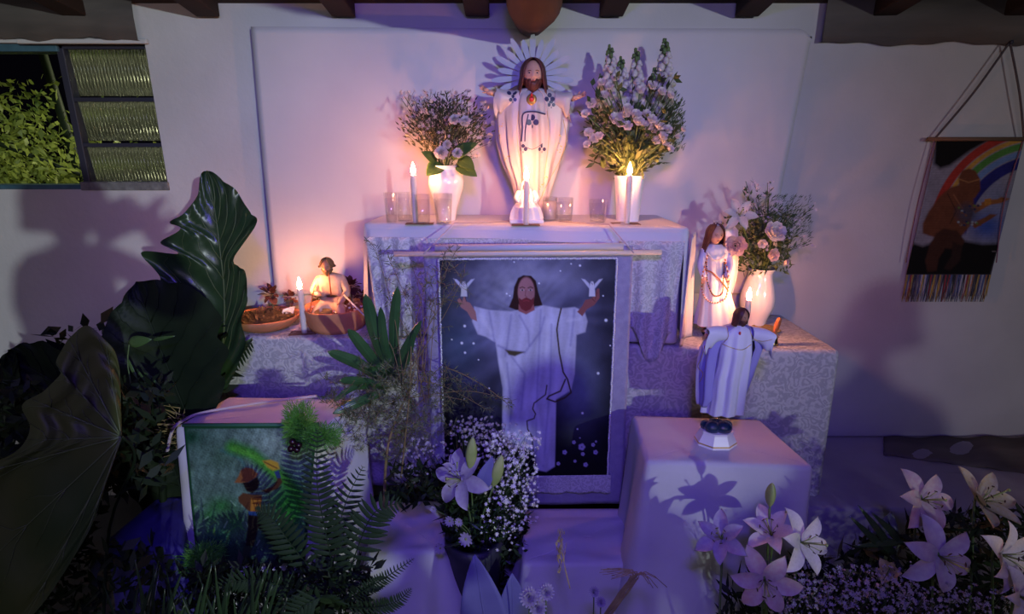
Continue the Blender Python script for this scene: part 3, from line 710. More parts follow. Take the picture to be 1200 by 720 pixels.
MB().tube([g[0]+Vector((-.004,0,.004)), g[1]+Vector((.004,0,.004))], .006, 8).build('top_edge', mat('green_binding', (.03,.12,.07), .7), hp)
# ---- tapestry on the right wall
tp = thing('rainbow_tapestry', P(1149, 163, 2.30), 'woven tapestry of a crouching brown figure under a rainbow, hung on the right wall', 'tapestry')
ar = Art(((1098,164),(1200,164),(1161,322),(1062,322)), lambda v: 2.298, 170, 230)
Z8 = lambda p: [(1040+x/3.43, 160+y/3.43) for x, y in p]
ar.mix(np.ones(len(ar.x)), (150,146,158)); n1 = ar.noise(.15,3); n3 = ar.noise(.8,7)
ar.glow(*Z8([(400,360)])[0], 26, 20, (52,82,170), 1, 1.2); ar.glow(*Z8([(430,250)])[0], 20, 30, (110,130,180), .5)
ar.poly(Z8([(190,0),(440,0),(330,60),(250,118),(210,130),(185,110)]), (18,14,16), 2.5)
cx, cy = Z8([(622,425)])[0]; R = np.sqrt((ar.x-cx)**2+(ar.y-cy)**2)*3.43
lim = np.clip((Z8([(0,400)])[0][1]-ar.y)/6,0,1)
for a, b, c in ((428,464,(176,58,48)),(408,430,(196,150,70)),(378,409,(84,140,66)),(352,379,(110,140,190)),(306,353,(40,40,120))):
    ar.mix(np.clip((R-a)/5,0,1)*np.clip((b-R)/5,0,1)*lim, c)
ar.poly(Z8([(60,560),(95,425),(140,440),(200,420),(300,418),(380,432),(452,430),(415,560)]), (18,15,17), 2.5)
br = (112,66,44); bd = (72,42,32)
ar.poly(Z8([(285,165),(298,138),(325,128),(352,138),(370,170),(372,215),(350,248),(310,240),(288,215)]), br, 1)
ar.poly(Z8([(300,190),(250,205),(205,245),(165,300),(140,350),(140,390),(200,410),(280,420),(330,360),(345,290),(345,240)]), br, 1.3)
ar.poly(Z8([(225,370),(280,380),(310,420),(290,455),(230,450),(205,490),(195,540),(160,545),(150,500),(170,430),(195,390)]), bd, 1.3)
ar.poly(Z8([(260,420),(300,440),(290,500),(250,540),(225,530),(255,480)]), (50,32,28), 1.3)
ar.poly(Z8([(335,285),(400,255),(440,252),(455,243),(492,250),(455,268),(410,275),(350,310)]), (150,96,56), .8)
ar.poly(Z8([(330,350),(390,325),(410,312),(440,314),(410,335),(350,370)]), (120,74,50), .8)
ar.poly(Z8([(388,252),(415,248),(415,274),(390,278)]), (178,120,52), .6)
ar.line(Z8([(288,172),(325,185),(368,172)]), 1.4, (160,110,70), .5); ar.line(Z8([(240,230),(275,300),(250,350)]), 1.3, bd, .7); ar.line(Z8([(265,235),(300,290)]), 1.3, (150,95,65), .7)
ar.ell(*Z8([(320,310)])[0], 12, 11, (66,70,92), .5, .8)
for i in range(26):
    x, y = random.uniform(275,375), random.uniform(265,375); ar.ell(*Z8([(x,y)])[0], 1.5, 1.3, random.choice([(150,160,170),(40,52,90),(100,120,60),(120,80,60)]), .4)
ar.line(Z8([(420,462),(440,462)]), 1, (120,110,110), .5)
ar.shade(.10*n1+.10*n3)
ar.shade(.06*np.sin(ar.y*2.2))
ar.build('picture', tp, .72)
a, b = P(1087,163,2.292), P(1206,163,2.292)
MB().tube([a, b], .008, 10).build('rod', M['darkwood'], tp)
nail = P(1178,51,2.305)
m = MB(); m.tube([nail+Vector((0,-.03,0)), nail+Vector((0,.02,0))], .004, 8); m.ell(nail+Vector((0,-.03,0)), (.007,.003,.007), 8, 5); m.build('nail', M['frame'], tp)
for e in ((1096,162),(1200,162)):
    q = P(*e,2.292); MB().tube(smooth_path([nail+Vector((0,-.02,.002)), nail.lerp(q,.5)+Vector((.003,-.018,-.004)), q], 14), .0042, 6).build('cord', M['cord'], tp)
    MB().tube(smooth_path([q, q+Vector((-.02,-.003,-.25)), q+Vector((-.018,0,-.5)) if e[0] < 1150 else q+Vector((.01,0,-.5))], 14), .0022, 5).build('hanging_string', mat('mauve_string', (.22,.10,.16), .9), tp)
fa, fb = P(1062,322,2.298), P(1161,322,2.298)
cols = [(.06,.06,.09),(.35,.16,.10),(.10,.12,.26),(.45,.42,.46),(.42,.28,.08),(.16,.12,.16),(.28,.05,.06),(.05,.05,.06)]
fm = [mat('fringe_yarn', c, .9) for c in cols]
me_ = []
for k in range(3):
    mm = MB()
    for j in range(4):
        mm.tube([(.0015*(j-1.5),-.002,0),(.0015*(j-1.5)+.002*sin(j+k),-.003,-.05),(.003*(j-1.5)+.003*cos(j*2+k),-.002,-.095-.012*((j*7+k) % 3))], [.0016,.0016,.0009], 4)
    me_.append(mm)
for i in range(46):
    p = fa.lerp(fb, (i+.5)/46)-Vector(tp.location); k = i % 3
    me = me_[k].mesh('fringe_strand', fm[int(hsh(i,3)*8)]); inst('fringe_strand', me, tp, p, Quaternion((0,1,0), .05*sin(i*2.3)))
# ================================================================== statues
M['eyew'] = mat('eye_paint', (.30,.20,.17), .4)
def sph_head(c, h, mskin, mhair, parent, yaw=0, tilt=0, beard=True, long=.55, veil=False, roll=0):
    """c centre of the head, h its height; faces -y"""
    R = Matrix.Rotation(yaw,3,'Z') @ Matrix.Rotation(tilt,3,'X') @ Matrix.Rotation(roll,3,'Y'); c = Vector(c)
    T = lambda v: c+R @ (Vector(v)*h)
    g = lambda x, z, a, b, s1, s2: exp(-((x-a)/s1)**2-((z-b)/s2)**2)
    m = MB()
    def fn(u, v):
        a = u*2*pi; b = v*pi; x, y, z = cos(a)*sin(b), sin(a)*sin(b), cos(b)
        tz = 1-.30*sm(0,1,-z); X = x*.37*tz; Y = y*.43*(1-.12*sm(0,1,-z)); Z = z*.5
        if y < 0:
            Y -= .10*g(X,Z,0,-.05,.045,.11)+.05*g(X,Z,0,-.11,.06,.05)+.02*g(X,Z,0,.09,.2,.05)-.045*g(abs(X),Z,.14,.03,.07,.05)+.02*g(abs(X),Z,.17,-.09,.08,.08)+.025*g(X,Z,0,-.25,.09,.035)+.03*g(X,Z,0,-.40,.09,.07)
        return T((X, Y, Z))
    m.grid(fn, 36, 24, closed=True)
    m.tube([T((0,.05,-.3)), T((0,.06,-.75))], [.17*h,.20*h], 14)
    for s in (-1,1): m.ell(T((s*.37,.02,-.03)), (.04*h,.07*h,.11*h), 8, 6)
    m.build('head', mskin, parent)
    for s in (-1,1):
        e = MB(); e.ell(T((s*.14,-.375,.03)), (.055*h,.03*h,.03*h), 10, 6); e.ell(T((s*.14,-.40,.03)), (.022*h,.012*h,.024*h), 8, 5, mi=1)
        e.tube([T((s*.07,-.41,.095)), T((s*.14,-.41,.115)), T((s*.21,-.37,.09))], .012*h, 6, mi=2); e.build('eye', [M['eyew'], M['black'], mhair], parent)
    e = MB(); e.tube([T((-.075,-.415,-.235)), T((0,-.44,-.225)), T((.075,-.415,-.235))], [.008*h,.022*h,.008*h], 6); e.build('mouth', mat('lip_paint', (.40,.10,.09), .5), parent)
    if beard:
        m = MB()
        def fb(u, v):
            a = pi+u*pi; zz = -.16-.46*v; w = interp([(0,.36),(.25,.33),(.6,.24),(.85,.12),(1,.03)], v)
            k = .010*sin(u*50+v*9)
            X = cos(a)*(w+k); Y = sin(a)*(interp([(0,.37),(.4,.40),(.8,.34),(1,.26)], v)*(.86+.14*abs(sin(a)))+k)
            if abs(X) < .10 and -.285 < zz < -.19: Y += .05
            if v < .15 and abs(X) < .2: zz = -.19-.0*v
            return T((X, Y, zz))
        m.grid(fb, 40, 14); o = m.build('beard', mhair, parent); solid(o, .03*h, -1)
    m = MB()
    def fh(u, v):
        op = interp([(0,.02),(.12,.35),(.25,.62),(.4,.80),(.6,.86),(1,1.05)], v)
        a = -pi/2+op+u*(2*pi-2*op)
        if v < .45:
            b = v/.45*pi*.52; rr = sin(b); z = .04+.52*cos(b); rx, ry = .43*rr, .49*rr
        else:
            t = (v-.45)/.55; z = .04+.52*cos(pi*.52)-(long+.25)*t; rx = .43+.13*t; ry = .49-.16*t
        k = 1+.03*sin(u*70+2*sin(v*8))*(.3+v)
        return T((cos(a)*rx*k, .03+sin(a)*ry*k, z))
    m.grid(fh, 72, 26); o = m.build('hair', mhair, parent); solid(o, .05*h, -1)
    return T
def hand_mb(m, p, d, up, L, mi=0, curl=.3):
    """palm, four fingers and a thumb; p wrist, d direction of the fingers, up normal of the palm"""
    d = Vector(d).normalized(); up = Vector(up); up = (up-d*up.dot(d)).normalized(); s = d.cross(up); p = Vector(p)
    m.tube([p, p+d*L*.2, p+d*L*.5], [L*.16,L*.21,L*.20], 8, mi)
    for i, (o, l) in enumerate(((-.16,.42),(-.055,.5),(.055,.47),(.16,.36))):
        a = p+d*L*.48+s*L*o; b = a+d*L*l*.5+up*L*curl*.1+s*L*o*.15; c = b+d*L*l*.45+up*L*curl*.3+s*L*o*.1
        m.tube([a, b, c], [L*.065,L*.055,L*.04], 6, mi)
    a = p+d*L*.12-s*L*.15; m.tube([a, a-s*L*.18+d*L*.16+up*L*.04, a-s*L*.24+d*L*.36+up*L*.1], [L*.08,L*.065,L*.045], 6, mi)
def robe_loft(rows, c, H, nf, fa, phase=0, n=96, pw=1.0, open_=None, twist=0):
    """rows: (z, halfwidth, halfdepth, x shift, y shift) in units of H, bottom to top"""
    m = MB(); c = Vector(c)
    tab = [(r[0], tuple(r[1:])) for r in rows]; z0, z1 = rows[0][0], rows[-1][0]; K = 40
    def fn(u, v):
        z = z0+(z1-z0)*v; rx, ry, dx, dy = interp(tab, z)
        op = open_(z) if open_ else 0
        a = -pi/2+op+u*(2*pi-2*op) if open_ else u*2*pi
        f = 1+fa*(1-sm(.55*z1,z1,z)*.8)*(sin(a*nf+phase+twist*z)+.5*sin(a*(nf*1.7)+phase*2+3*z))
        return c+Vector(((dx+cos(a)*rx*f)*H, (dy+sin(a)*ry*f)*H, z*H))
    m.grid(fn, n, K, closed=open_ is None)
    return m
def sleeve(m, a, b, c, ra, rb, drop, mi=0):
    """wide sleeve from the shoulder a over the elbow b to the wrist c, its lower edge falls by drop"""
    pts = smooth_path([a,b,c], 16)
    vs = []; fs = []; n = 24
    for i, p in enumerate(pts):
        t = i/16; r = ra+(rb-ra)*t; D = drop*sm(.1,1,t)
        for k in range(n):
            an = 2*pi*k/n; y = cos(an)*r*(1-.3*t); z = sin(an)*r
            if z < 0: z = z*(1+D/max(r,1e-6)*(.8+.2*sin(t*14)))
            vs.append(p+Vector((.1*D*sin(an*3)*t, y, z)))
    for i in range(16):
        for k in range(n): a_ = i*n+k; b_ = i*n+(k+1) % n; fs.append((a_, b_, b_+n, a_+n))
    m.add(vs, fs, mi)
def caster(obs):
    dg = bpy.context.evaluated_depsgraph_get(); out = []
    for o in obs:
        off = o.parent.location if o.parent else Vector()
        vs = [v.co+off+o.location for v in o.data.vertices]; out.append(BVHTree.FromPolygons(vs, [p.vertices[:] for p in o.data.polygons]))
    def f(px, py, Y0=.8):
        a = P(px,py,Y0); d = (P(px,py,3)-a).normalized(); best = None
        for b in out:
            h = b.ray_cast(a, d)
            if h[0] is not None and (best is None or h[3] < best[1]): best = (h[0], h[3], h[1])
        if best is None: return None, None
        n = best[2]; n = -n if n.y > 0 else n
        return best[0], n
    return f
def decal(m, hit, r, rx=1, rz=1, mi=0, ang=0):
    p, n = hit
    if p is None: return
    q = n.to_track_quat('Z','Y').to_matrix() @ Matrix.Rotation(ang,3,'Z')
    vs = [p+n*.0009]+[p+q @ Vector((r*rx*cos(k*pi/5), r*rz*sin(k*pi/5), .0006)) for k in range(10)]
    m.add(vs, [(0,k+1,(k+1)%10+1) for k in range(10)], mi)
def decal_line(m, cast, pts, w, mi=0, n=24):
    ps = []
    for q in smooth_path([(x,y,0) for x,y in pts], n):
        h = cast(q.x, q.y)
        if h[0] is not None: ps.append(h[0]+h[1]*.0008)
    if len(ps) > 1: m.tube(ps, w, 5, mi)

# ---- large statue on top of the altar
Y1 = 2.155; cx = XA(622, Y1, ZU)
st = thing('robed_statue', (cx, Y1, ZU+.001), 'large white robed bearded statue with outstretched arms and rayed halo atop the altar', 'statue')
top = P(625, 67, Y1); H = top.z-ZU
px1 = H/ (262-67)   # metres per photograph pixel here
B = Vector((cx, Y1, ZU+.001)); 
w = lambda px: px*px1/H
yz = lambda y: (P(622,y,Y1).z-ZU)/H
rows = [(0,w(20),w(15),0,0),(.08,w(19),w(15),0,0),(yz(232),w(19),w(15),w(1),0),(yz(200),w(22),w(16),w(1),0),(yz(170),w(25),w(17),w(1),0),(yz(140),w(25),w(17),w(0),0),(yz(122),w(24),w(16),0,0),(yz(112),w(22),w(14),0,0),(yz(107),w(15),w(11),0,0),(yz(104),w(6),w(6),0,0)]
rob = robe_loft(rows, B, H, 9, .085, twist=2).build('robe', M['robe'], st)
rows = [(yz(252),w(13),w(15),w(6),w(4)),(yz(238),w(19),w(16),w(1),w(4)),(yz(215),w(26),w(17),w(2),w(4)),(yz(190),w(35),w(18),w(0),w(4)),(yz(165),w(42),w(18),w(1),w(4)),(yz(140),w(45),w(17),w(1),w(4)),(yz(120),w(44),w(16),w(1),w(3)),(yz(111),w(36),w(14),w(1),w(2)),(yz(106),w(22),w(12),w(1),0),(yz(103),w(9),w(8),w(1),0)]
mantle = robe_loft(rows, B, H, 13, .075, phase=1, n=130, open_=lambda z: .42+.25*sm(.5,0,z)-.1*sm(.6,.75,z), twist=-3).build('mantle', M['robe'], st); solid(mantle, .003, -1)
shL, shR = B+Vector((w(-24)*H,-.004,yz(117)*H)), B+Vector((w(28)*H,-.004,yz(117)*H))
haL, haR = P(580,110,Y1-.02), P(669,116,Y1-.02)
slo = []
for s_, h_ in ((shL,haL),(shR,haR)):
    sl = MB(); sleeve(sl, s_, s_.lerp(h_,.6)+Vector((0,-.005,-.004)), h_, .030, .024, .06); slo.append(sl.build('sleeve', M['robe'], st))
hn = MB(); hn.tube([haL, P(570,107,Y1-.03)], [.010,.008], 8); hand_mb(hn, P(572,107,Y1-.03), P(560,100,Y1-.035)-P(572,107,Y1-.03), (0,-1,.2), .036)
hn.build('hand', M['skin'], st)
hn = MB(); hn.tube([haR, P(679,113,Y1-.03)], [.010,.008], 8); hand_mb(hn, P(677,114,Y1-.03), P(692,107,Y1-.035)-P(677,114,Y1-.03), (0,-1,.2), .036)
hn.build('hand', M['skin'], st)
hc = P(624.5, 88, Y1-.012); hh = 33*px1
sph_head(hc, hh, M['skin'], M['hairred'], st, long=.62)
cast = caster([rob, mantle]+slo)
d = MB()
def clover(px, py, r=3.4):
    for dx, dy in ((0,-1),(-1,.35),(1,.35)): decal(d, cast(px+dx*r, py+dy*r), r*px1*.85)
    decal(d, cast(px, py+r*1.5), r*px1*.35, .6, 1.6)
for q in ((600,108),(601,116,2.6),(644,115),(646,122,2.6),(624,142,4.2),(613,174,2.8),(635,174,2.8)): clover(*q)
decal_line(d, cast, [(639,134),(625,131),(613,134),(612,150),(611,166)], .0032); decal_line(d, cast, [(619,134),(616,150),(615,166)], .0022)
decal_line(d, cast, [(612,170),(624,175),(636,168)], .0010)
d.build('painted_motif', M['navy'], st)
d = MB()
for q in ((588,147),(586,151),(596,181),(593,185),(655,160),(657,170),(655,178),(640,208),(636,214),(632,220),(585,160)):
    for k in range(3): decal(d, cast(q[0]+random.uniform(-2,2), q[1]+random.uniform(-3,3)), .0026)
decal_line(d, cast, [(608,130),(606,150),(607,175),(612,200),(610,235)], .0010); decal_line(d, cast, [(641,130),(643,160),(640,190),(636,220)], .0010)
decal_line(d, cast, [(660,140),(663,165),(655,190),(643,212),(632,236)], .0013)
d.build('gold_line', M['gold'], st)
p, n = cast(623,117); hm = MB(); 
if p is None: p = B+Vector((0,-.06,.4))
hm.ell(p, (.019,.008,.020), 14, 9, mi=1); hm.ell(p+Vector((0,-.006,.002)), (.010,.006,.010), 10, 7); hm.tube([p+Vector((0,-.004,.012)), p+Vector((.0,-.006,.026))], [.006,.001], 8)
hm.build('sacred_heart', [M['red'], M['gold']], st)
# halo of rays behind the head
hb = MB(); hb.lathe([(.0,-.003),(.034,-.003),(.036,0),(.034,.003),(0,.003)], (0,0,0), 40)
hl = MB(); hl.join(hb, Matrix.Translation(hc+Vector((0,.045,0))) @ Matrix.Rotation(pi/2,4,'X')); hl.build('halo_disc', M['halo'], st)
for k in range(15):
    a = -0.36+(pi+.72)*k/14; L = .118+.02*(k % 2)-.02*abs(cos(a))*0
    r_ = MB(); nn = []
    w1 = .0045; w2 = .0105
    prof = [(.036,w1),(.075,w2*.85),(L*.9,w2),(L*1.05,w2*.6),(L*1.1,.001)]
    up = [(x, -y) for x, y in prof]+[(x, y) for x, y in prof[::-1]]
    vs = [(x*cos(a)-y*sin(a), -.003, x*sin(a)+y*cos(a)) for x, y in up]+[(x*cos(a)-y*sin(a), .002, x*sin(a)+y*cos(a)) for x, y in up]
    nU = len(up); r_.add([hc+Vector((0,.05,0))+Vector(v) for v in vs], [tuple(range(nU))[::-1], tuple(range(nU,2*nU))]+[(i,(i+1)%nU,(i+1)%nU+nU,i+nU) for i in range(nU)])
    r_.build('halo_ray', M['halo'], st, smooth=False)
# ---- small white pieta group in front
Y2 = 2.045; B2 = A(617, Y2, ZU+.001)
pt = thing('pieta_figurine', B2, 'small white figurine of a seated veiled woman holding a reclining man, behind the middle candle', 'figurine')
s = .00305
m = MB(); m.box(B2+Vector((-.062,-.034,0)), B2+Vector((.062,.034,.014))); bev(m.build('base', M['white'], pt, smooth=False), .004)
q = lambda x, y, z: B2+Vector((x, y, z))
m = robe_loft([(.10,.42,.24,0,0),(.22,.40,.24,0,0),(.42,.33,.25,0,-.02),(.58,.22,.18,0,.03),(.75,.19,.13,0,.06),(.88,.11,.09,0,.06),(.92,.05,.05,0,.05)], B2, .135, 8, .10, n=70)
m.build('robe', M['white'], pt)
T = sph_head(q(-.006,-.002,.134), .028, M['white'], M['white'], pt, beard=False, long=.9, tilt=.3)
def skin_body(name, verts, edges, mt, parent, sub=1, base=(0,0,0)):
    off = Vector(parent.location) if parent else Vector()
    me = bpy.data.meshes.new(name); me.from_pydata([Vector(v[:3])+Vector(base)-off for v in verts], edges, [])
    o = bpy.data.objects.new(name, me); COL.objects.link(o); o.parent = parent
    o.modifiers.new('skin', 'SKIN'); sv = me.skin_vertices[0].data
    for i, v in enumerate(verts): r = v[3]; sv[i].radius = (r, r) if not isinstance(r, tuple) else r
    sv[0].use_root = True; me.materials.append(mt)
    if sub: ss = o.modifiers.new('sub', 'SUBSURF'); ss.levels = ss.render_levels = sub
    for p_ in me.polygons: p_.use_smooth = True
    o.modifiers['skin'].use_smooth_shade = True
    return o
skin_body('reclining_man', [(0,-.042,.062,.014),(-.022,-.042,.070,.015),(-.042,-.036,.082,.013),(-.052,-.036,.092,.006),(-.062,-.038,.099,.011),(-.050,-.048,.064,.006),(-.046,-.052,.040,.005),
   (.022,-.046,.072,.010),(.044,-.046,.060,.007),(.056,-.048,.034,.006),(.062,-.055,.022,.005),(.024,-.038,.066,.010),(.05,-.036,.05,.007),(.060,-.038,.03,.005)],
   [(0,1),(1,2),(2,3),(3,4),(2,5),(5,6),(0,7),(7,8),(8,9),(9,10),(0,11),(11,12),(12,13)], M['white'], pt)
for sx in (-1,1): m = MB(); m.tube([q(sx*.026,.004,.108), q(sx*.038,-.014,.088), q(sx*.03,-.034,.078)], [.011,.010,.007], 8); hand_mb(m, q(sx*.03,-.034,.078), (-.2*sx,-.6,-.3), (0,0,1), .018); m.build('arm', M['white'], pt)
# ---- blue robed statue on the right box
ZR = .70; Yb = 1.585; Bs = A(838, Yb, ZR+.002)
sb = thing('blue_robed_statue', Bs, 'small bearded statue in pale blue robe with outstretched arms on the draped right box', 'statue')
hd = P(868, 369, Yb-.01); Hs = P(868,359,Yb).z-ZR; up = (hd-Bs).normalized(); 
mpx = Hs/(512-359)
m = MB()
def octa(z0, z1, r0, r1, mi=0):
    vs = []
    for z, r in ((z0,r0),(z1,r1)):
        for k in range(8): a = pi/8+k*pi/4; vs.append(Bs+Vector((r*cos(a)*1.0, r*sin(a)*.85, z)))
    m.add(vs, [tuple(range(8))[::-1], tuple(range(8,16))]+[(i,(i+1)%8,(i+1)%8+8,i+8) for i in range(8)], mi)
octa(0,.007,.066,.066,0); octa(.007,.011,.0665,.0655,1); octa(.011,.040,.065,.050,0); octa(.040,.047,.052,.052,0); m.build('base', [M['white'], M['gold']], sb, smooth=False)
m = MB(); 
for dx, dy, r in ((-.018,-.012,.026),(.016,-.014,.027),(0,.012,.026),(.03,.004,.020),(-.032,.004,.02)): m.ell(Bs+Vector((dx,dy,.058)), (r,r*.85,r*.8), 16, 10)
m.build('cloud', M['deepblue'], sb)
def brow(py, hw, hd_, dxp, dy=0):     # row at photo height py; half width and centre in pixels
    z = (P(850,py,Yb).z-Bs.z); c = P(dxp, py, Yb); return (z/Hs, hw*mpx/Hs, hd_*mpx/Hs, (c.x-Bs.x)/Hs, dy)
rows = [brow(482,21,14,846),brow(462,20,15,849),brow(440,20,15,852),brow(425,19,14,856),brow(410,19,14,859),brow(398,18,12,861),brow(389,17,11,863),brow(383,11,9,865),brow(379,4,5,866)]
rob = robe_loft(rows, Bs, Hs, 8, .11, twist=2).build('robe', M['bluerobe'], sb)
rows = [brow(475,14,12,834,.02),brow(465,24,16,845,.02),brow(440,28,17,850,.02),brow(420,31,16,855,.02),brow(405,32,15,860,.02),brow(394,27,13,862,.01),brow(386,20,11,864,.01),brow(380,7,7,865,0)]
mn = robe_loft(rows, Bs, Hs, 10, .06, n=110, phase=2, open_=lambda z: .62, twist=-2).build('mantle', [M['bluerobe'], M['bluemantle']], sb); solid(mn, .002, -1)
mn.data.polygons.foreach_set('material_index', [1 if abs((i % 110)-8) < 9 or abs((i % 110)-101) < 9 else 0 for i in range(len(mn.data.polygons))])
a1, b1 = P(850,391,Yb-.01), P(828,392,Yb-.03); a2, b2 = P(880,391,Yb-.01), P(906,397,Yb-.03)
slo = []
for s_, h_ in ((a1,b1),(a2,b2)):
    sl = MB(); sleeve(sl, s_, s_.lerp(h_,.6)+Vector((0,0,.003)), h_, .022, .020, .045); slo.append(sl.build('sleeve', M['bluerobe'], sb))
for a, b in (((829,392),(819,401)), ((904,397),(917,391))):
    hn = MB(); hand_mb(hn, P(*a,Yb-.03), P(*b,Yb-.04)-P(*a,Yb-.03), (0,-1,.3), .026); hn.build('hand', M['skind'], sb)
sph_head(P(869,371,Yb-.014), .045, M['skind'], M['hair'], sb, yaw=.5, tilt=.12, long=.35)
cast = caster([rob, mn]+slo); d = MB()
decal_line(d, cast, [(846,403),(858,408),(870,410),(880,404)], .0010); decal_line(d, cast, [(852,384),(853,395),(848,402)], .0009); decal_line(d, cast, [(878,384),(882,396),(893,400),(905,398)], .0009)
decal_line(d, cast, [(826,405),(822,420),(818,430),(824,438),(820,448)], .0011)
d.build('gold_line', M['gold'], sb)
p, n = cast(867,391)
if p is not None: MB().ell(p, (.004,.003,.006), 8, 6).build('sacred_heart', M['red'], sb)
# ---- dark haired lady statue on the right end of the table
Yl = 2.04; Bl = A(843, Yl, ZL+.001); Hl = P(838,264,Yl).z-ZL; mp = Hl/(388-264)
ld = thing('lady_statue', Bl, 'statue of a dark haired lady in a bead hung pale gown beside the right vase', 'statue')
m = MB(); m.lathe([(.0,0),(.062,0),(.064,.008),(.058,.02),(.05,.028),(0,.028)], Bl, 28, sx=1.05); m.build('base', M['black'], ld)
m = MB()
for k in range(16):
    a = k*2*pi/16; c = Bl+Vector((.062*cos(a), .058*sin(a), .022+.006*sin(k*2.1))); m.ell(c, (.011,.011,.007), 8, 5, mi=k % 3)
m.build('base_flowers', [M['white'], M['red'], M['gold']], ld)
def lrow(py, hw, hd_, cxp): z = P(cxp,py,Yl).z-Bl.z; return (z/Hl, hw*mp/Hl, hd_*mp/Hl, (P(cxp,py,Yl).x-Bl.x)/Hl, 0)
rows = [lrow(380,24,16,840),lrow(370,22,15,840),lrow(350,17,13,839),lrow(330,14,11,838),lrow(315,12,10,838),lrow(305,12,10,838),lrow(296,14,10,838),lrow(290,13,9,838),lrow(286,6,6,838)]
gown = robe_loft(rows, Bl, Hl, 9, .06, twist=1.5).build('gown', mat('pale_gown_paint', (.66,.68,.74), .4, (.76,.74,.74), 8), ld)
bs_ = mat('blue_sleeve_paint', (.40,.44,.72), .4); aro = []
for sx in (-1,1):
    ar_ = MB(); a = P(838+sx*12, 293, Yl); ar_.tube(smooth_path([a, P(838+sx*17,310,Yl-.02), P(838+sx*13,325,Yl-.05)], 10), [.016,.013,.010], 10)
    aro.append(ar_.build('sleeve', bs_, ld))
for sx in (-1,1):
    hn = MB(); hand_mb(hn, P(838+sx*13,325,Yl-.05), (sx*.3,-.5,-1), (0,-1,0), .028); hn.build('hand', M['skin'], ld)
sph_head(P(838.5,275,Yl-.008), 21*mp, M['skin'], M['hair'], ld, beard=False, long=.75, tilt=.1, yaw=.1)
m = MB()
for k in range(9):
    a = pi+pi*(k+.5)/9; m.tube([P(838.5,266,Yl)+Vector((.016*cos(a),.018*sin(a),0)), P(838.5,262,Yl)+Vector((.018*cos(a),.02*sin(a),.004*(k%2)))], .0022, 5)
m.build('tiara', M['silver'], ld)
vl = robe_loft([lrow(345,13,12,842)[:1]+(.07,.06,.02,.03),lrow(320,13,12,838)[:1]+(.10,.07,.01,.03),lrow(290,13,12,838)[:1]+(.095,.07,0,.02),lrow(270,13,12,838)[:1]+(.065,.07,0,.01),lrow(263,13,12,838)[:1]+(.02,.02,0,.01)], Bl, Hl, 7, .05, open_=lambda z: 1.55, n=60).build('veil', M['white'], ld); solid(vl, .0015)
cast = caster([gown]+aro)
def beads(pts, label, mats, n, r):
    path = smooth_path([(x,y,0) for x,y in pts], n); ps = []
    for i, q_ in enumerate(path):
        h = cast(q_.x, q_.y); Yd = (h[0].y-.006) if h[0] is not None else (ps[-1].y if ps else Yl-.05); ps.append(P(q_.x, q_.y, Yd))
    t = thing('bead_necklace', ps[len(ps)//2], label, 'necklace'); mms = [MB().ell((0,0,0), r, 8, 6).mesh('bead', mm) for mm in mats]
    MB().tube(ps, .0007, 4).build('string', M['cord'], t)
    for i, p_ in enumerate(ps): inst('bead', mms[i % len(mms)], t, p_-Vector(t.location))
mb1 = mat('amber_bead', (.45,.16,.08), .2); mb2 = mat('pearl_bead', (.8,.75,.7), .2)
beads([(829,300),(823,325),(824,345),(835,355),(850,350),(854,330),(850,305)], 'long amber and pearl bead loop hanging to the knees of the lady statue', [mb1, mb2], 64, .0034)
beads([(829,296),(836,305),(846,303),(850,298)], 'short pearl bead string round the neck of the lady statue', [mb2], 24, .0028)
beads([(825,316),(835,320),(845,330),(854,341)], 'amber bead string crossing the lap of the lady statue diagonally', [mb1], 30, .0030)
beads([(828,305),(829,330),(836,346),(846,344),(848,325),(849,308)], 'inner dark bead loop on the gown of the lady statue', [M['berry'], mb1], 56, .0028)
# ---- seated old man figure in the clay bowl
Yo = 2.14; Zb = ZL+.052; Bo = A(391, Yo, Zb)
om = thing('seated_figurine', Bo, 'small figurine of a seated old man with cane and basket in the clay bowl', 'figurine')
Ho = P(390,302,Yo).z-Zb; k_ = Ho/52*1.0
o_ = lambda x, z, y=0: (x*k_, y*k_, z*k_)
V = [(*o_(1,9,3),8*k_),(*o_(1,19,2),9*k_),(*o_(0,31,0),9.5*k_),(*o_(-1,38,-1),4*k_),
     (*o_(-10,33,0),4.2*k_),(*o_(-15,22,-4),3.6*k_),(*o_(-6,22,-12),2.6*k_),(*o_(10,33,0),4.2*k_),(*o_(15,22,-2),3.6*k_),(*o_(10,14,-13),2.6*k_),
     (*o_(-8,10,-12),5.2*k_),(*o_(-12,1.5,-17),3.2*k_),(*o_(10,10,-12),5.2*k_),(*o_(13,1.5,-17),3.2*k_)]
E = [(0,1),(1,2),(2,3),(2,4),(4,5),(5,6),(2,7),(7,8),(8,9),(0,10),(10,11),(0,12),(12,13)]
skin_body('body', V, E, mat('cream_clothes', (.42,.28,.20), .6, (.50,.38,.30), 40), om, 2, Bo)
sph_head(Bo+Vector(o_(-1,45,-3)), 13*k_, M['skind'], M['dried'], om, beard=True, long=-.22, tilt=.15)
m = MB(); m.lathe([(5*k_,0),(7*k_,3*k_),(7.2*k_,8*k_),(6*k_,9*k_),(5.6*k_,4*k_),(0,2*k_)], Bo+Vector(o_(-2,1,-20)), 16); m.build('basket', M['dried'], om)
MB().tube([Bo+Vector(o_(-17,0,-16)), Bo+Vector(o_(-12,26,-10)), Bo+Vector(o_(-10,30,-9))], .0022, 6).build('cane', M['wood'], om)
MB().tube([Bo+Vector(o_(2,42,-9)), Bo+Vector(o_(3,20,-11))], .0028, 6).build('pipe', M['wood'], om)
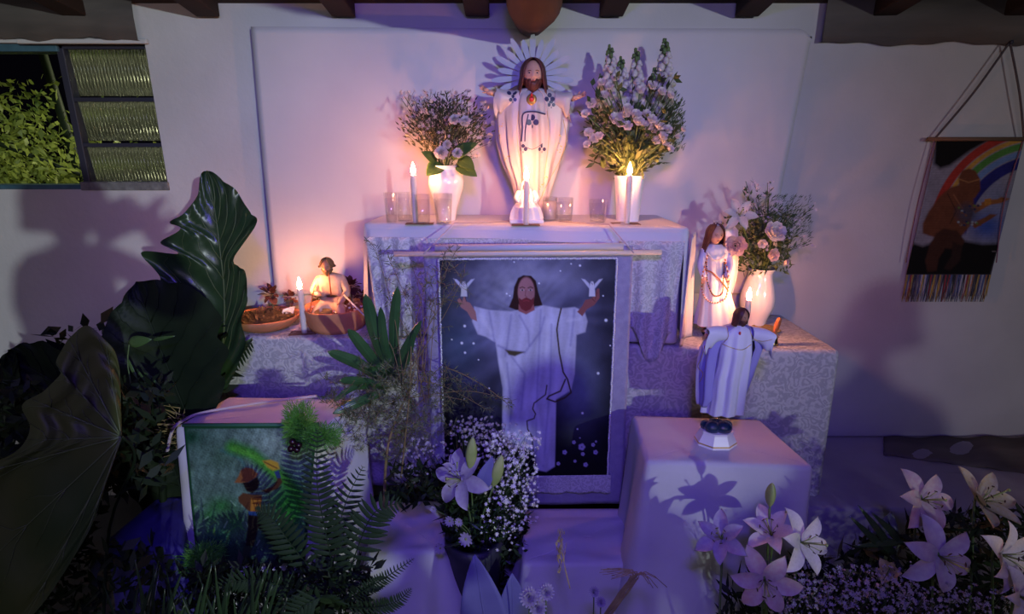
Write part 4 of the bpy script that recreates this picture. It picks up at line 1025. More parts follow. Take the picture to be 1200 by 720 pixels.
for sx, zz, yy, xx in ((-1,22,-12,-6),(1,14,-13,10)):
    hn = MB(); hand_mb(hn, Bo+Vector(o_(xx,zz,yy)), (-.3*sx,-.6,-.2), (0,0,1), .014); hn.build('hand', M['skind'], om)
def gs(m, s): return m+max(-1.7*s, min(1.7*s, random.gauss(0, s)))*(.9+.1*random.random())
# ================================================================== candles, glasses, vases, bowls
def candle(px, Y, z, ytop, label, card=True, r=.0098):
    b = A(px, Y, z); t = thing('candle', b+Vector((0,0,.0025)), label, 'candle', )
    h = P(px, ytop, Y).z-z
    m = MB(); pr = [(r*.98,.0025)]+[(r*(1-.02*sin(i)), .0025+(h-.0025)*i/12) for i in range(1,12)]+[(r,h-.003),(r*.8,h),(r*.45,h-.002),(0,h-.003)]
    m.lathe(pr, b, 20)
    m.tube([b+Vector((r*.9,0,h-.004)), b+Vector((r*1.05,-.001,h*.8)), b+Vector((r*1.02,-.002,h*.68))], [.0012,.0022,.0026], 6)
    m.build('wax_body', M['wax'], t)
    MB().tube([b+Vector((0,0,h-.003)), b+Vector((.001,0,h+.006))], .0009, 5).build('wick', M['black'], t)
    m = MB(); m.lathe([(0,h+.001),(.0045,h+.003),(.0080,h+.009),(.0088,h+.015),(.0066,h+.025),(.0034,h+.035),(0,h+.044)], b, 14); m.build('flame', M['flame'], t)
    return t
def cardboard(px, Y, z, w, d, ang, label):
    c = A(px, Y, z); m = MB(); m.box((-w/2,-d/2,.0002),(w/2,d/2,.0022), M=Matrix.Translation(c) @ Matrix.Rotation(ang,4,'Z'))
    return tag(m.build('candle_card', M['card'], smooth=False), label, 'card')
candle(487, 2.02, ZU, 205, 'lit candle behind the row of glasses on the left of the altar top')
candle(616.5, 1.97, ZU, 211, 'lit candle in the middle of the altar top before the large statue', r=.0095)
candle(734.5, 2.0, ZU, 205, 'lit candle in front of the tall white vase')
candle(357, 2.06, ZL, 338, 'lit candle on the left lower table beside the herb dish', r=.0105)
candle(871, 1.93, ZL, 351, 'lit candle behind the head of the blue robed statue')
cardboard(492, 2.01, ZU, .10, .05, .05, 'brown card under the candle by the left glasses')
cardboard(616, 1.972, ZU, .10, .045, 0, 'brown card under the middle altar candle')
cardboard(733, 2.005, ZU, .10, .06, 0, 'brown card under the candle by the tall vase')
cardboard(356, 2.06, ZL, .105, .055, .12, 'brown card under the candle on the left lower table')
for i, (px, Y, w, a, lb) in enumerate(((325, 2.09, .16, .3, 'white paper sheet under the left candle card'), (395, 2.06, .17, -.1, 'white paper sheet on the brocade cloth before the clay bowl'))):
    m = MB(); c = A(px, Y, ZL); m.grid(lambda u, v: tuple(c+Matrix.Rotation(a,3,'Z') @ Vector(((u-.5)*w, (v-.5)*.10, .0004+.004*(u-.5)**2*4*(v)))), 8, 8)
    tag(m.build('paper_sheet', M['paper']), lb, 'paper')
def glass(px, Y, z, ybot, ytop, wpx, label, grp=None, liquid=None, taper=.9):
    b = A(px, Y, z+.0005); h = P(px, ytop, Y).z-z; R = wpx/2/F*(Y*CT-(z-EYE)*ST)
    t = thing('glass_tumbler', b, label, 'glass', grp)
    m = MB(); m.lathe([(0,0),(R*taper,0),(R*taper+.0005,.002),(R,h),(R-.0016,h+.0003)], b, 32); m.lathe([(0,.004),(R*taper-.002,.005)], b, 24); m.build('tumbler', M['glass'], t)
    m = MB(); m.lathe([(0,.0065),(R*taper-.002,.0075),(R-.0022,h*.82),(0,h*.82)], b, 28); m.build('water', liquid or M['water'], t)
M['water'] = thinglass('water', (.98,.98,.99), .4); M['milky'] = mat('milky_water', (.75,.68,.66), .3, trans=.5)
glass(459, 2.03, ZU, 254, 226, 15, 'small narrow glass of water farthest left on the altar top', taper=.8)
glass(475, 2.06, ZU, 254, 226, 19, 'glass of water left of the left altar candle')
glass(496, 2.00, ZU, 257, 228, 18, 'glass of water right of the left altar candle')
glass(520, 2.01, ZU, 256, 227, 22, 'wide glass of water in front of the round white vase', taper=.8)
glass(644, 2.09, ZU, 256, 231, 17, 'glass of milky water right of the small pieta figurine', liquid=M['milky'])
glass(661, 2.07, ZU, 257, 232, 21, 'glass of water between the milky glass and the gap', taper=.85)
glass(700, 2.05, ZU, 258, 234, 21, 'glass of water standing alone left of the tall white vase', taper=.85)
def vase(px, Y, z, prof, label, mt, n=40):
    """prof: (half width px, photograph y) bottom to top"""
    b = A(px, Y, z+.0005); k = (Y*CT-(z-EYE)*ST)/F; t = thing('flower_vase', b, label, 'vase')
    pr = [(0,0)]+[(w_*k, max(0,P(px,y,Y).z-z)) for w_, y in prof]; pr[1] = (pr[1][0], 0)
    N = len(pr)*5; sp = smooth_path([(r,z_,0) for r,z_ in pr[1:]], N); out = [(0,0)]+[(max(p.x,.001),p.y) for p in sp]
    out += [(out[-1][0]-.003, out[-1][1]-.001)]+[(max(p.x-.004,.001), p.y) for p in sp[::-1][2:N-3]]+[(0,.006)]
    m = MB(); m.lathe(out, b, n); m.build('vessel', mt, t)
    return t, b+Vector((0,0,pr[-1][1]))
Yv = 2.11
vt1, mouth1 = vase(524, Yv, ZU, [(10,251),(12,246),(15,236),(19,222),(20,213),(18,205),(14,200),(13,198),(16,194)], 'round shouldered white china vase on the left of the altar top', M['china'])
vt2, mouth2 = vase(735, 2.10, ZU, [(13,258),(13.5,250),(15,230),(16.5,213),(17.5,206)], 'tall tapered white vase holding the big bouquet', M['plast'])
vt3, mouth3 = vase(884, 2.17, ZL, [(11,375),(14,370),(18,360),(19,350),(17,338),(14,328),(13,320),(16,314)], 'white glazed china vase on the right lower table', M['china'])
# handle of the right vase hidden among the flowers: a curved rib on its right side
def bowl(px, Y, z, wtop, wbot, yrim, label, name, foot=.0):
    b = A(px, Y, z+.0005); k = (Y*CT-(z-EYE)*ST)/F; h = P(px, yrim, Y).z-z; t = thing(name, b, label, 'bowl')
    R, r = wtop*k/2, wbot*k/2; m = MB()
    m.lathe([(0,0),(r,0),(r+(R-r)*.45,h*.22),(R*.95,h*.62),(R,h*.95),(R*.985,h),(R-.007,h*.96),(R*.88,h*.6),(r,h*.25),(0,h*.2)], b, 56); m.build('dish', M['terra'], t); return t, b, R, h
t1, b1, R1, h1 = bowl(313, 2.13, ZL, 76, 40, 369, 'shallow terracotta dish heaped with dried dark herbs, left of the candle', 'herb_dish')
t2, b2, R2, h2 = bowl(396, 2.135, ZL, 74, 58, 358, 'deep terracotta bowl holding the seated old man figurine', 'clay_bowl')
random.seed(5)
m = MB()
for i in range(700):
    a = random.uniform(0,6.283); r = sqrt(random.random())*R1*.86; z = h1*.75+.018*(1-(r/R1)**2)+random.uniform(-.004,.006)
    leafquad(m, b1+Vector((r*cos(a), r*sin(a), z)), Vector((gs(0,1),gs(0,1),gs(0,.3))), (0,0,1), random.uniform(.012,.03), random.uniform(.006,.012))
m.ell(b1+Vector((0,0,h1*.6)), (R1*.85,R1*.85,.018), 24, 8)
tag(m.build('dried_herbs', M['dried']), 'heap of dark dried herbs filling the shallow terracotta dish', 'herbs', kind='stuff')
m = MB(); m.ell(b2+Vector((0,0,h2*.62)), (R2*.88,R2*.88,.014), 24, 8)
for i in range(420):
    a = random.uniform(0,6.283); r = sqrt(random.random())*R2*.88; z = h2*.78+.008*(1-(r/R2)**2)
    c = b2+Vector((r*cos(a), r*sin(a), z+random.uniform(-.003,.004)))
    if random.random() < .35: m.ell(c, (random.uniform(.004,.009),.004,.004), 6, 4, mi=random.choice([0,1,2]), M=Matrix.Rotation(random.uniform(0,3),3,'Z'))
    else: leafquad(m, c, Vector((gs(0,1),gs(0,1),gs(0,.3))), (0,0,1), .02, .005, mi=random.choice([0,1]))
tag(m.build('bowl_filling', [M['terra'], mat('reddish_seed', (.35,.08,.05), .4), M['paper']]), 'red seeds, shells and twigs strewn in the clay bowl around the figurine', 'seeds', kind='stuff')
# feather and knife shape, cobs and dark red foliage behind the bowls
fp = A(334, 2.16, ZL+.045)
m = MB(); m.grid(lambda u, v: tuple(fp+Vector(((u-.35)*.05+.012*v, .012*sin(u*3), (v-.2)*.030+.012*(u)))), 6, 6); tag(solid(m.build('paper_tag', M['paper']), .001), 'small folded white paper stuck in the herb dish', 'paper')
MB_ = MB(); MB_.tube([P(403,346,2.10), P(414,357,2.05), P(428,371,2.0)], [.003,.0035,.002], 8); tag(MB_.build('incense_stick', M['wax']), 'thin pale stick leaning over the right rim of the clay bowl', 'stick')
def rosette(px, py, Y, R, label, seed):
    c = P(px,py,Y); random.seed(seed); t = thing('dark_red_plant', Vector((c.x,c.y,ZL+.001)), label, 'plant')
    MB().tube([Vector((c.x,c.y,ZL+.001)), c], .004, 6).build('stem', M['twig'], t)
    lf = MB(); lf.grid(lambda u, v: ((u-.5)*.022*sin(pi*min(1,v*.85+.12))**.7, .004*sin(v*3), v*.03+.002*sin(u*6)), 4, 5); me = lf.mesh('leaf', M['darkred'])
    for i in range(34):
        d = rv().normalized(); d.y = -abs(d.y)*.8; inst('leaf', me, t, c+d*R*.4-Vector(t.location), track(d), R/.03*random.uniform(.5,.8))
for i, (px,py,Y,R,lb) in enumerate(((318,345,2.22,.045,'dark red leafy clump left behind the herb dish'),(341,349,2.20,.034,'dark red leafy clump just left of the left candle flame'),(411,335,2.22,.042,'dark red leafy clump right behind the seated figurine'),(425,345,2.20,.036,'dark red leafy clump between clay bowl and altar side'),(372,349,2.23,.030,'dark red leafy clump between the candle and the seated figurine'))): rosette(px,py,Y,R,lb,i)
# hand bell on the right lower table
bb = A(904, 1.93, ZL+.0205); bt = thing('hand_bell', bb, 'small brass hand bell with a varnished wooden handle on the right lower table', 'bell')
Rm = Matrix.Translation(bb) @ Matrix.Rotation(.20,4,'Y')
m = MB(); q_ = MB(); q_.lathe([(.026,0),(.0275,.002),(.023,.010),(.018,.020),(.0165,.030),(.013,.036),(.004,.038),(0,.038)], (0,0,0), 28); q_.lathe([(.024,.001),(.020,.010),(.015,.028),(0,.033)], (0,0,0), 28); m.join(q_, Rm); m.build('bell_cup', M['brass'], bt)
m = MB(); q_ = MB(); q_.lathe([(.004,.036),(.008,.040),(.0065,.048),(.0095,.062),(.0105,.078),(.0085,.092),(.009,.097),(.005,.101),(0,.102)], (0,0,0), 20); m.join(q_, Rm); m.build('bell_handle', M['wood'], bt)
bt.location.z = ZL+.004
m = MB(); c = A(897, 2.09, ZL+.001); m.lathe([(0,0),(.04,0),(.055,.009),(.052,.011),(.038,.004),(0,.004)], c, 32); tag(m.build('small_dish', mat('amber_dish', (.35,.22,.06), .25)), 'small flat amber dish beside the right vase', 'dish')
# ================================================================== flower builders (local, facing +z)
def petal_mesh(name, L, Wd, cup, curl, mt, nu=6, nv=8, ruffle=0, tip=.0):
    m = MB()
    def fn(u, v):
        s = (u-.5)*2; w_ = Wd*.5*(sin(pi*min(1,v*.955+.045)**.9)**.85+.02)
        x = s*w_; z = L*v-curl*L*max(0,v-.4)**2*1.5; y = cup*Wd*(1-s*s*.9)*.5*sin(pi*v*.8)+curl*L*v*v*.9*1.0
        return (x, -y*1.0+ruffle*sin(s*7+v*5)*v*Wd, z)
    m.grid(fn, nu, nv); return m.mesh(name, mt)
def flower_mesh(name, kind, mats, seed=0):
    rs = random.Random(seed); m = MB()
    def add_petal(ang, tilt, L, Wd, cup, base=0, mi=0, nu=4, nv=5, z0=0, ruff=0):
        R = Matrix.Rotation(ang,4,'Z') @ Matrix.Translation((0,-base,z0)) @ Matrix.Rotation(tilt,4,'X')
        q = MB()
        def fn(u, v):
            s = (u-.5)*2; w_ = Wd*.5*sin(pi*min(1,v*.75+.14))**.6
            return (s*w_, cup*Wd*(s*s)*.5*1.0+ruff*Wd*sin(s*8+ang*3)*v-cup*L*.35*sin(pi*v), L*v)
        q.grid(fn, nu, nv); m.join(q, R, mi)
    if kind == 'rose':          # radius about 1
        for n, b, tl, L, w_ in ((3,.03,.10,.42,.34),(4,.05,.30,.48,.42),(5,.08,.55,.54,.52),(6,.10,.85,.58,.56),(6,.12,1.15,.60,.60)):
            for k in range(n): add_petal(k*2*pi/n+n+b*7+rs.uniform(-.15,.15), tl, L*rs.uniform(.92,1.05), w_, .30, b, nu=6, nv=6, ruff=.06)
        m.ell((0,0,-.06), (.14,.14,.12), 8, 6, mi=1)
    elif kind == 'carnation':
        for n, tl, L in ((8,.15,.8),(10,.5,.9),(12,.9,1.0),(12,1.25,1.0)):
            for k in range(n): add_petal(k*2*pi/n+tl*3+rs.uniform(-.15,.15), tl+rs.uniform(-.1,.1), L*rs.uniform(.85,1.05), .55, .15, .05, ruff=.16, nu=5, nv=4)
        m.tube([(0,0,-.5),(0,0,.1)], [.16,.22], 8, mi=1)
    elif kind == 'daisy':
        for k in range(11): add_petal(k*2*pi/11, 1.25+rs.uniform(-.2,.2), 1.0, .42, .12, .10, nu=2, nv=3)
        m.ell((0,0,.04), (.22,.22,.12), 8, 5, mi=1)
    elif kind == 'mum':
        for n, tl, L in ((8,.3,.6),(12,.7,.8),(15,1.05,.95),(16,1.35,1.0)):
            for k in range(n): add_petal(k*2*pi/n+tl*5, tl+rs.uniform(-.1,.1), L, .28, .15, .05, nu=2, nv=3)
    return m.mesh(name, mats)
ROSE = [flower_mesh('bloom', 'rose', [M['rosep'], M['leaf']], i) for i in range(2)]; WROSE = [flower_mesh('bloom', 'rose', [M['wrosep'], M['leaf']], i+4) for i in range(2)]
CARN = flower_mesh('bloom', 'carnation', [M['petal'], M['leaf']], 2)
DAISY = flower_mesh('bloom', 'daisy', [M['lilacp'], M['bud']], 1); MUM = flower_mesh('bloom', 'mum', [M['lilacp'], M['lilacp']], 1)
BS = {id(x): 1.75 for x in ROSE+WROSE}; BS[id(CARN)] = 1.35
TINY = MB()
for k in range(6): a = k*pi/3; TINY.add([(0,0,0),(.5*cos(a-.4),.5*sin(a-.4),.25),(cos(a),sin(a),.3),(.5*cos(a+.4),.5*sin(a+.4),.25)], [(0,1,2,3)])
def stemflower(name, base, target, me, size, label, cat, grp=None, r=.0018, face=None, bend=.02, mt='stem'):
    base, target = Vector(base), Vector(target); t = thing(name, base, label, cat, grp)
    mid = base.lerp(target,.5)+Vector(((target.x-base.x)*-.18, 0, bend))
    MB().tube(smooth_path([base,mid,target], 8), r, 5).build('stem', M[mt], t)
    d = Vector(face) if face is not None else (target-mid).normalized()+Vector((0,-.7,.2))
    inst('bloom', me, t, target-base, track(d.normalized()), size*BS.get(id(me),1)); return t
def tinies(m, c, n, spread, size, mi=0, face=(0,-1,.3)):
    for i in range(n):
        p = Vector(c)+Vector((gs(0,spread[0]),gs(0,spread[1]),gs(0,spread[2])))
        d = (Vector(face)+rv(.8)).normalized(); m.join(TINY, Matrix.Translation(p) @ track(d).to_matrix().to_4x4() @ Matrix.Scale(size*random.uniform(.7,1.3),4), mi)
def bigleaf(name, base, tip, Wd, nrm, mt, parent, bend=.15, nu=8, nv=14, wave=.0, shape=.8, thick=.0008, fold=.15):
    base, tip, nrm = Vector(base), Vector(tip), Vector(nrm).normalized(); d = tip-base; L = d.length; d.normalize(); s = d.cross(nrm).normalized(); nn = s.cross(d)
    m = MB()
    def fn(u, v):
        q = (u-.5)*2; w_ = Wd*.5*max(.02,sin(pi*v**shape))**.8 if v < 1 else .001
        return base+d*L*v+s*q*w_+nn*(bend*L*sin(pi*v)*.6+fold*abs(q)*w_+wave*sin(v*26+q*2)*abs(q))
    m.grid(fn, nu, nv); m.tube([base+d*L*v+nn*(bend*L*sin(pi*v)*.6) for v in [i/10 for i in range(11)]], [Wd*.03,Wd*.01], 5)
    return solid(m.build(name, mt, parent), thick)
# ---- left bouquet, small rustic blooms and carnations
random.seed(11); mo = mouth1-Vector((0,0,.04))
ft = thing('foliage', mo, 'loose dry twiggy sprays with tiny pinkish blooms in the round left vase', 'foliage'); m = MB(); mf = MB()
for i in range(54):
    px, py = random.choice([(random.uniform(468,505),random.uniform(110,160)),(random.uniform(495,560),random.uniform(105,150)),(random.uniform(540,578),random.uniform(112,170)),(random.uniform(505,560),random.uniform(140,190)),(random.uniform(470,500),random.uniform(105,130))])
    tg = P(px,py,random.uniform(2.03,2.20)); pth = smooth_path([mo, mo.lerp(tg,.5)+Vector((0,0,.02)), tg], 6); m.tube(pth, .0009, 4)
    for k in range(4):
        q1 = pth[random.randint(3,5)]; q2 = q1+rv(.024)+Vector((0,0,.022)); m.tube([q1,q2], .0006, 3)
        if random.random() < .65: tinies(mf, q2, 2, (.004,.004,.004), .0075)
    tinies(mf, tg, 3, (.006,.006,.006), .0085)
for i in range(2600):
    px, py = random.gauss(523,25), random.gauss(150,22)
    if ((px-523)/54)**2+((py-150)/44)**2 > random.uniform(.45,1.1) or (py > 172 and abs(px-523) > 205-py): continue
    q1 = P(px,py,random.uniform(2.05,2.2)); leafquad(m, q1, Vector((q1.x-mo.x,0,.1))+rv(.1), rv(), random.uniform(.012,.026), .006)
m.build('sprays', mat('rustic_green', (.035,.045,.018), .7, (.06,.055,.025), 12), ft); tag(mf.build('tiny_blooms', mat('rustic_bloom', (.46,.33,.30), .7, (.72,.60,.54), 14), ft), kind='stuff')
for px, py, s, lb in ((517,180,.020,'largest white carnation at the rim of the round left vase'),(545,143,.016,'white carnation right of centre high among the twiggy sprays'),(532,141,.015,'white carnation left of its twin high among the twiggy sprays'),(536,180,.015,'white carnation right of the largest at the rim of the round left vase'),(524,170,.013,'smallest white carnation just above the rim of the round left vase')):
    stemflower('carnation', mo, P(px,py,2.05), CARN, s, lb, 'flower', face=(0,-1,.35))
bl = thing('leafy_stem', mo, 'large dark green leaves drooping over the rim of the round left vase', 'leaves')
for bx, by, tx, ty, Wd in ((518,192,500,206,.060),(535,192,559,207,.055),(528,185,560,168,.05),(512,190,494,178,.04),(538,186,556,198,.05)):
    bigleaf('leaf', P(bx,by,2.10), P(tx,ty,2.03), Wd, (0,-1,.4), M['leaf'], bl, .1)
# ---- tall bouquet
random.seed(12); mo = mouth2-Vector((0,0,.05))
ft = thing('foliage', mo, 'dense green leafy stems filling the tall white vase bouquet', 'foliage'); m = MB()
for i in range(70):
    px, py = random.uniform(686,802), random.uniform(90,195)
    if abs(px-742) > 70-abs(py-150)*.35: continue
    tg = P(px,py,random.uniform(2.02,2.2)); pth = smooth_path([mo, mo.lerp(tg,.5)+Vector(((mo.x-tg.x)*.2,0,.01)), tg], 7); m.tube(pth, .0014, 4)
    for k in range(10):
        q1 = pth[random.randint(2,7)]; leafquad(m, q1, (tg-mo).normalized()*.6+rv(.8), rv(), random.uniform(.025,.045), random.uniform(.010,.020))
for i in range(900):
    px, py = gs(742,27), gs(165,22)
    if py > 200-abs(px-738)*.4: continue
    leafquad(m, P(px,py,random.uniform(2.04,2.2)), rv()+Vector((0,0,.4)), rv(), random.uniform(.018,.038), random.uniform(.008,.016))
for i in range(700):
    px, py = gs(785,9), gs(145,20); leafquad(m, P(px,py,random.uniform(2.06,2.2)), Vector((.5,0,.8))+rv(.4), rv(), .018, .004)
tag(m.build('leaves', mat('bouquet_leaf', (.035,.060,.018), .6, (.06,.085,.025), 14), ft), kind='stuff')
sn = MB()
for i in range(30):
    t_ = i/30; a = i*2.4; r = .020*(1-t_*.75); sz = .019*(1-t_*.74)
    sn.ell((r*cos(a),r*sin(a),.02+.15*t_), (sz*.8,sz*.8,sz), 7, 5, mi=0 if t_ < .78 else 1); sn.ell((r*1.5*cos(a),r*1.5*sin(a),.014+.15*t_), (sz*.6,sz*.6,sz*.5), 6, 4, mi=0 if t_ < .75 else 1)
sn.tube([(0,0,-.02),(0,0,.17)], .0025, 5, mi=1)
SNAP = sn.mesh('flower_spike', [M['petal'], M['stem']])
for px, py, ty, lb in ((717,125,48,'tall white flower spike leftmost of the high ones in the big bouquet'),(729,135,62,'middle height white flower spike between the two tall left ones of the big bouquet'),(745,130,52,'tall white flower spike in the centre of the big bouquet'),(776,128,40,'tallest white flower spike, at the right of the big bouquet'),(735,120,90,'short white flower spike low in the centre of the big bouquet'),(765,150,75,'white flower spike just left of the tallest one in the big bouquet'),(707,128,84,'short white flower spike at the left shoulder of the big bouquet')):
    a, b = P(px,py,2.14), P(px+(px-738)*.12,ty,2.16); t = thing('snapdragon', mo, lb, 'flower', 'white flower spikes atop the big bouquet')
    MB().tube(smooth_path([mo, mo.lerp(a,.6), a], 8), .002, 5).build('stem', M['stem'], t)
    inst('flower_spike', SNAP, t, a-mo, track(b-a), (b-a).length/.18)
for k, (px, py, s) in enumerate(((693,122,.017),(686,134,.014),(708,112,.015),(714,102,.014),(722,140,.022),(735,128,.017),(733,134,.016),(745,135,.018),(748,143,.018),(757,148,.017),(763,140,.016),(766,152,.018),(772,148,.018),(776,160,.017),(768,165,.016),(779,166,.018),(757,134,.015),(735,148,.016),(727,145,.017),(690,156,.016),(697,163,.018),(688,170,.013),(702,160,.014),(785,175,.013),(758,158,.015),(782,152,.015),(750,106,.014),(775,108,.015),(785,112,.013),(764,101,.015),(705,97,.013),(721,92,.013),(800,152,.010),(793,160,.011))):
    stemflower('white_rose', mo, P(px,py,2.04+.03*hsh(k)), WROSE[k % 2], s, 'white rose in the band of blooms of the big bouquet', 'flower', 'white roses of the big bouquet', face=(.3*(px-740)/40,-1,.35+.3*hsh(k,2)))
# ---- right bouquet
random.seed(13); mo = mouth3-Vector((0,0,.05))
ft = thing('foliage', mo, 'dark green foliage and fine asters in the right white vase', 'foliage'); m = MB(); mf = MB()
for i in range(60):
    px, py = random.choice([(random.uniform(870,905),random.uniform(215,250)),(random.uniform(905,952),random.uniform(235,300)),(random.uniform(860,930),random.uniform(250,310))])
    tg = P(px,py,random.uniform(2.06,2.22)); pth = smooth_path([mo, mo.lerp(tg,.5)+Vector(((mo.x-tg.x)*.2,0,.02)), tg], 6); m.tube(pth, .0011, 4)
    for k in range(8): q1 = pth[random.randint(2,6)]; leafquad(m, q1, (tg-mo).normalized()+rv(.7), rv(), random.uniform(.012,.03), random.uniform(.003,.010))
    if px > 875: tinies(mf, tg, 4, (.010,.006,.010), .007)
for i in range(900):
    px, py = gs(888,22), gs(285,20)
    if py < 322: leafquad(m, P(px,py,random.uniform(2.08,2.2)), rv()+Vector((0,0,.2)), rv(), random.uniform(.015,.035), random.uniform(.006,.014))
for i in range(900):
    px, py = gs(918,18), gs(258,16); leafquad(m, P(px,py,random.uniform(2.08,2.2)), Vector((.6,0,.6))+rv(.4), rv(), .02, .0025)
tag(m.build('leaves', mat('bouquet_leaf_dark', (.04,.075,.03), .5, (.07,.11,.04), 14), ft), kind='stuff'); tag(mf.build('tiny_asters', mat('aster_bloom', (.62,.55,.62), .6), ft), kind='stuff')
for px, py, s, lb, me, fc in ((862,288,.036,'open blush rose nearest the lady statue in the right vase',ROSE[0],(-.5,-1,.1)),(906,273,.036,'big white rose with hanging petals at the centre right of the right vase',WROSE[0],(.1,-1,.5)),
                        (905,299,.022,'small blush rose at lower right of the right vase',ROSE[1],(.2,-1,.1)),(920,307,.014,'tiny blush rosebud lowest on the right of the right vase',ROSE[0],(.6,-1,-.3)),(893,285,.016,'small white rose left below the big white rose in the right vase',WROSE[1],(-.2,-1,-.2))):
    stemflower('rose', mo, P(px,py,2.03), me, s, lb, 'flower', face=fc)
MB_ = None
# ---- lilies
LP = petal_mesh('petal', 1, .40, .40, .5, M['petal'], 7, 10); LPP = petal_mesh('petal', 1, .44, .40, .5, M['pinkp'], 7, 10); LPL = petal_mesh('petal', 1, .42, .40, .5, M['lilacp'], 7, 10); LPB = petal_mesh('petal', 1, .46, .4, .25, M['buff'], 7, 10)
def mk_st():
    m = MB(); m.tube([(0,0,0),(0,.03,.5),(0,.10,.78)], .014, 5); m.ell((0,.12,.80), (.09,.022,.03), 8, 5, mi=1); return m.mesh('stamen', [M['bud'], M['anther']])
STM = mk_st()
def lily(base, c, d, size, label, me=None, opening=.95, roll=0, grp=None, skip=()):
    me = me or LP; base, c = Vector(base), Vector(c); t = thing('lily', base, label, 'flower', grp); d = Vector(d).normalized()
    MB().tube(smooth_path([base, base.lerp(c,.5)+Vector((0,0,.01)), c-d*size*.15, c], 8), [.004,.003,.0035], 6).build('stem', M['stem'], t)
    q = track(d) 
    for k in range(6):
        if k in skip: continue
        o = opening*(1 if k % 2 else .9)+.12*sin(k*2.7+roll)
        inst('petal', me, t, c-base, q @ Quaternion((0,0,1), roll+k*pi/3) @ Quaternion((1,0,0), o), size*(1 if k % 2 else .94)*(1+.06*sin(k*3.1)))
    for k in range(6): inst('stamen', STM, t, c-base, q @ Quaternion((0,0,1), roll+.3+k*pi/3) @ Quaternion((1,0,0), -.30), size*.62)
    m = MB(); m.tube([c, c+d*size*.75], size*.02, 5); m.ell(c+d*size*.76, size*.04, 6, 4); m.build('pistil', M['bud'], t)
    return t
def budlily(base, a, b, w_, label, grp=None):
    base, a, b = Vector(base), Vector(a), Vector(b); t = thing('lily_bud', base, label, 'flower', grp)
    MB().tube(smooth_path([base, base.lerp(a,.5), a], 6), .003, 5).build('stem', M['stem'], t)
    m = MB(); pr = [(.15,0),(.6,.12),(.95,.35),(1,.55),(.75,.78),(.35,.94),(.02,1)]; L = (b-a).length; q = MB()
    q.grid(lambda u, v: (interp([(z,r) for r,z in pr],v)*w_/2*(1+.10*cos(u*6*pi))*cos(u*2*pi), interp([(z,r) for r,z in pr],v)*w_/2*(1+.10*cos(u*6*pi))*sin(u*2*pi), v*L), 24, 12, closed=True)
    m.join(q, Matrix.Translation(a) @ track(b-a).to_matrix().to_4x4()); m.build('bud', M['bud'], t); return t
lily(mo, P(866,252,2.06), (-.15,-1,.45), .078, 'large open white lily at the top left of the right vase', roll=.4)
lily(mo, P(848,262,2.08), (-.9,-.7,-.1), .05, 'half hidden white lily above the lady statue in the right vase', roll=.2, opening=.7)
# ================================================================== plants in front
# ---- large undulating leaves at the left
def outline_leaf(name, mid, left, right, Y, mt, parent, dY=.0, ripple=.012, nv=40, ns=7, veins=9, vm='vein', lobes=.03, fold=.05, seed=0, lean=0):
    """mid, left, right: photograph pixel paths from base to tip; the blade stands at depth Y, folded and rippled in depth"""
    md = smooth_path([(x,y,0) for x,y in mid], nv); lf = smooth_path([(x,y,0) for x,y in left], nv); rt = smooth_path([(x,y,0) for x,y in right], nv)
    def pt(k, s):
        e = lf[k] if s < 0 else rt[k]; t = k/nv; q = md[k].lerp(e, abs(s)*(1+lobes*(1.5*abs(sin(t*17+seed))-1+.45*sin(t*47+seed*2))*abs(s)**1.5))
        vv = veins*t*1.0-abs(s)*1.6
        return P(q.x, q.y, Y+lean*t+dY*s+fold*abs(s)*sin(pi*t)*-1+ripple*abs(s)*sin(vv*2*pi)+.02*sin(t*5+seed))
    m = MB(); m.grid(lambda u, v: pt(int(round(v*nv)), (u-.5)*2), ns*2, nv); o = m.build(name, mt, parent)
    v_ = MB(); v_.tube([pt(k,0)+Vector((0,-.003,0)) for k in range(nv+1)], [.0045,.001], 5)
    for i in range(1, veins):
        for sg in (-1,1):
            ps = []
            for j in range(8):
                s = sg*j/8; k = min(nv, int(nv*(i/veins)*.9+j*.045*nv*.8)); ps.append(pt(k, s)+Vector((0,-.0022,0)))
            v_.tube(ps, [.0022,.0006], 4)
    v_.build('veins', M[vm], parent); return o
G0 = Vector((-1.25, 1.85, .0))
tp_ = thing('giant_leaf_plant', (P(235,520,1.80).x, 1.80, 0), 'dark plant whose huge ruffled leaf stands upright left of the table', 'plant')
MB().tube(smooth_path([(tp_.location.x,1.8,0), P(240,560,1.80), P(250,455,1.80)], 8), [.016,.010], 8).build('petiole', M['leafdark'], tp_)
outline_leaf('leaf', [(250,460),(262,400),(263,340),(258,290),(252,245),(243,200)],
   [(232,455),(170,452),(132,400),(150,352),(178,325),(172,300),(205,296),(190,285),(212,268),(195,260),(218,250),(228,232),(236,205),(243,200)],
   [(262,458),(268,452),(288,405),(282,375),(293,345),(286,322),(281,312),(274,302),(299,265),(296,248),(280,232),(268,214),(250,203),(243,200)], 1.82, M['leafdark'], tp_, seed=1, lobes=.09, ripple=.014, lean=.12, nv=110, veins=10)
tp2 = thing('giant_leaf_plant', (P(165,560,1.62).x, 1.66, 0), 'broad very dark ruffled leaf below the tallest leaf at the left', 'plant')
MB().tube(smooth_path([(tp2.location.x,1.66,0), P(190,560,1.68), P(215,500,1.68)], 8), [.014,.010], 8).build('petiole', M['leafblack'], tp2)
outline_leaf('leaf', [(225,500),(205,450),(185,400),(170,360),(160,330)], [(205,510),(165,480),(130,440),(118,395),(140,355),(160,330)], [(250,490),(262,450),(262,400),(245,350),(200,330),(160,330)], 1.70, M['leafblack'], tp2, seed=2, lobes=.08, vm='leafblack', veins=7)
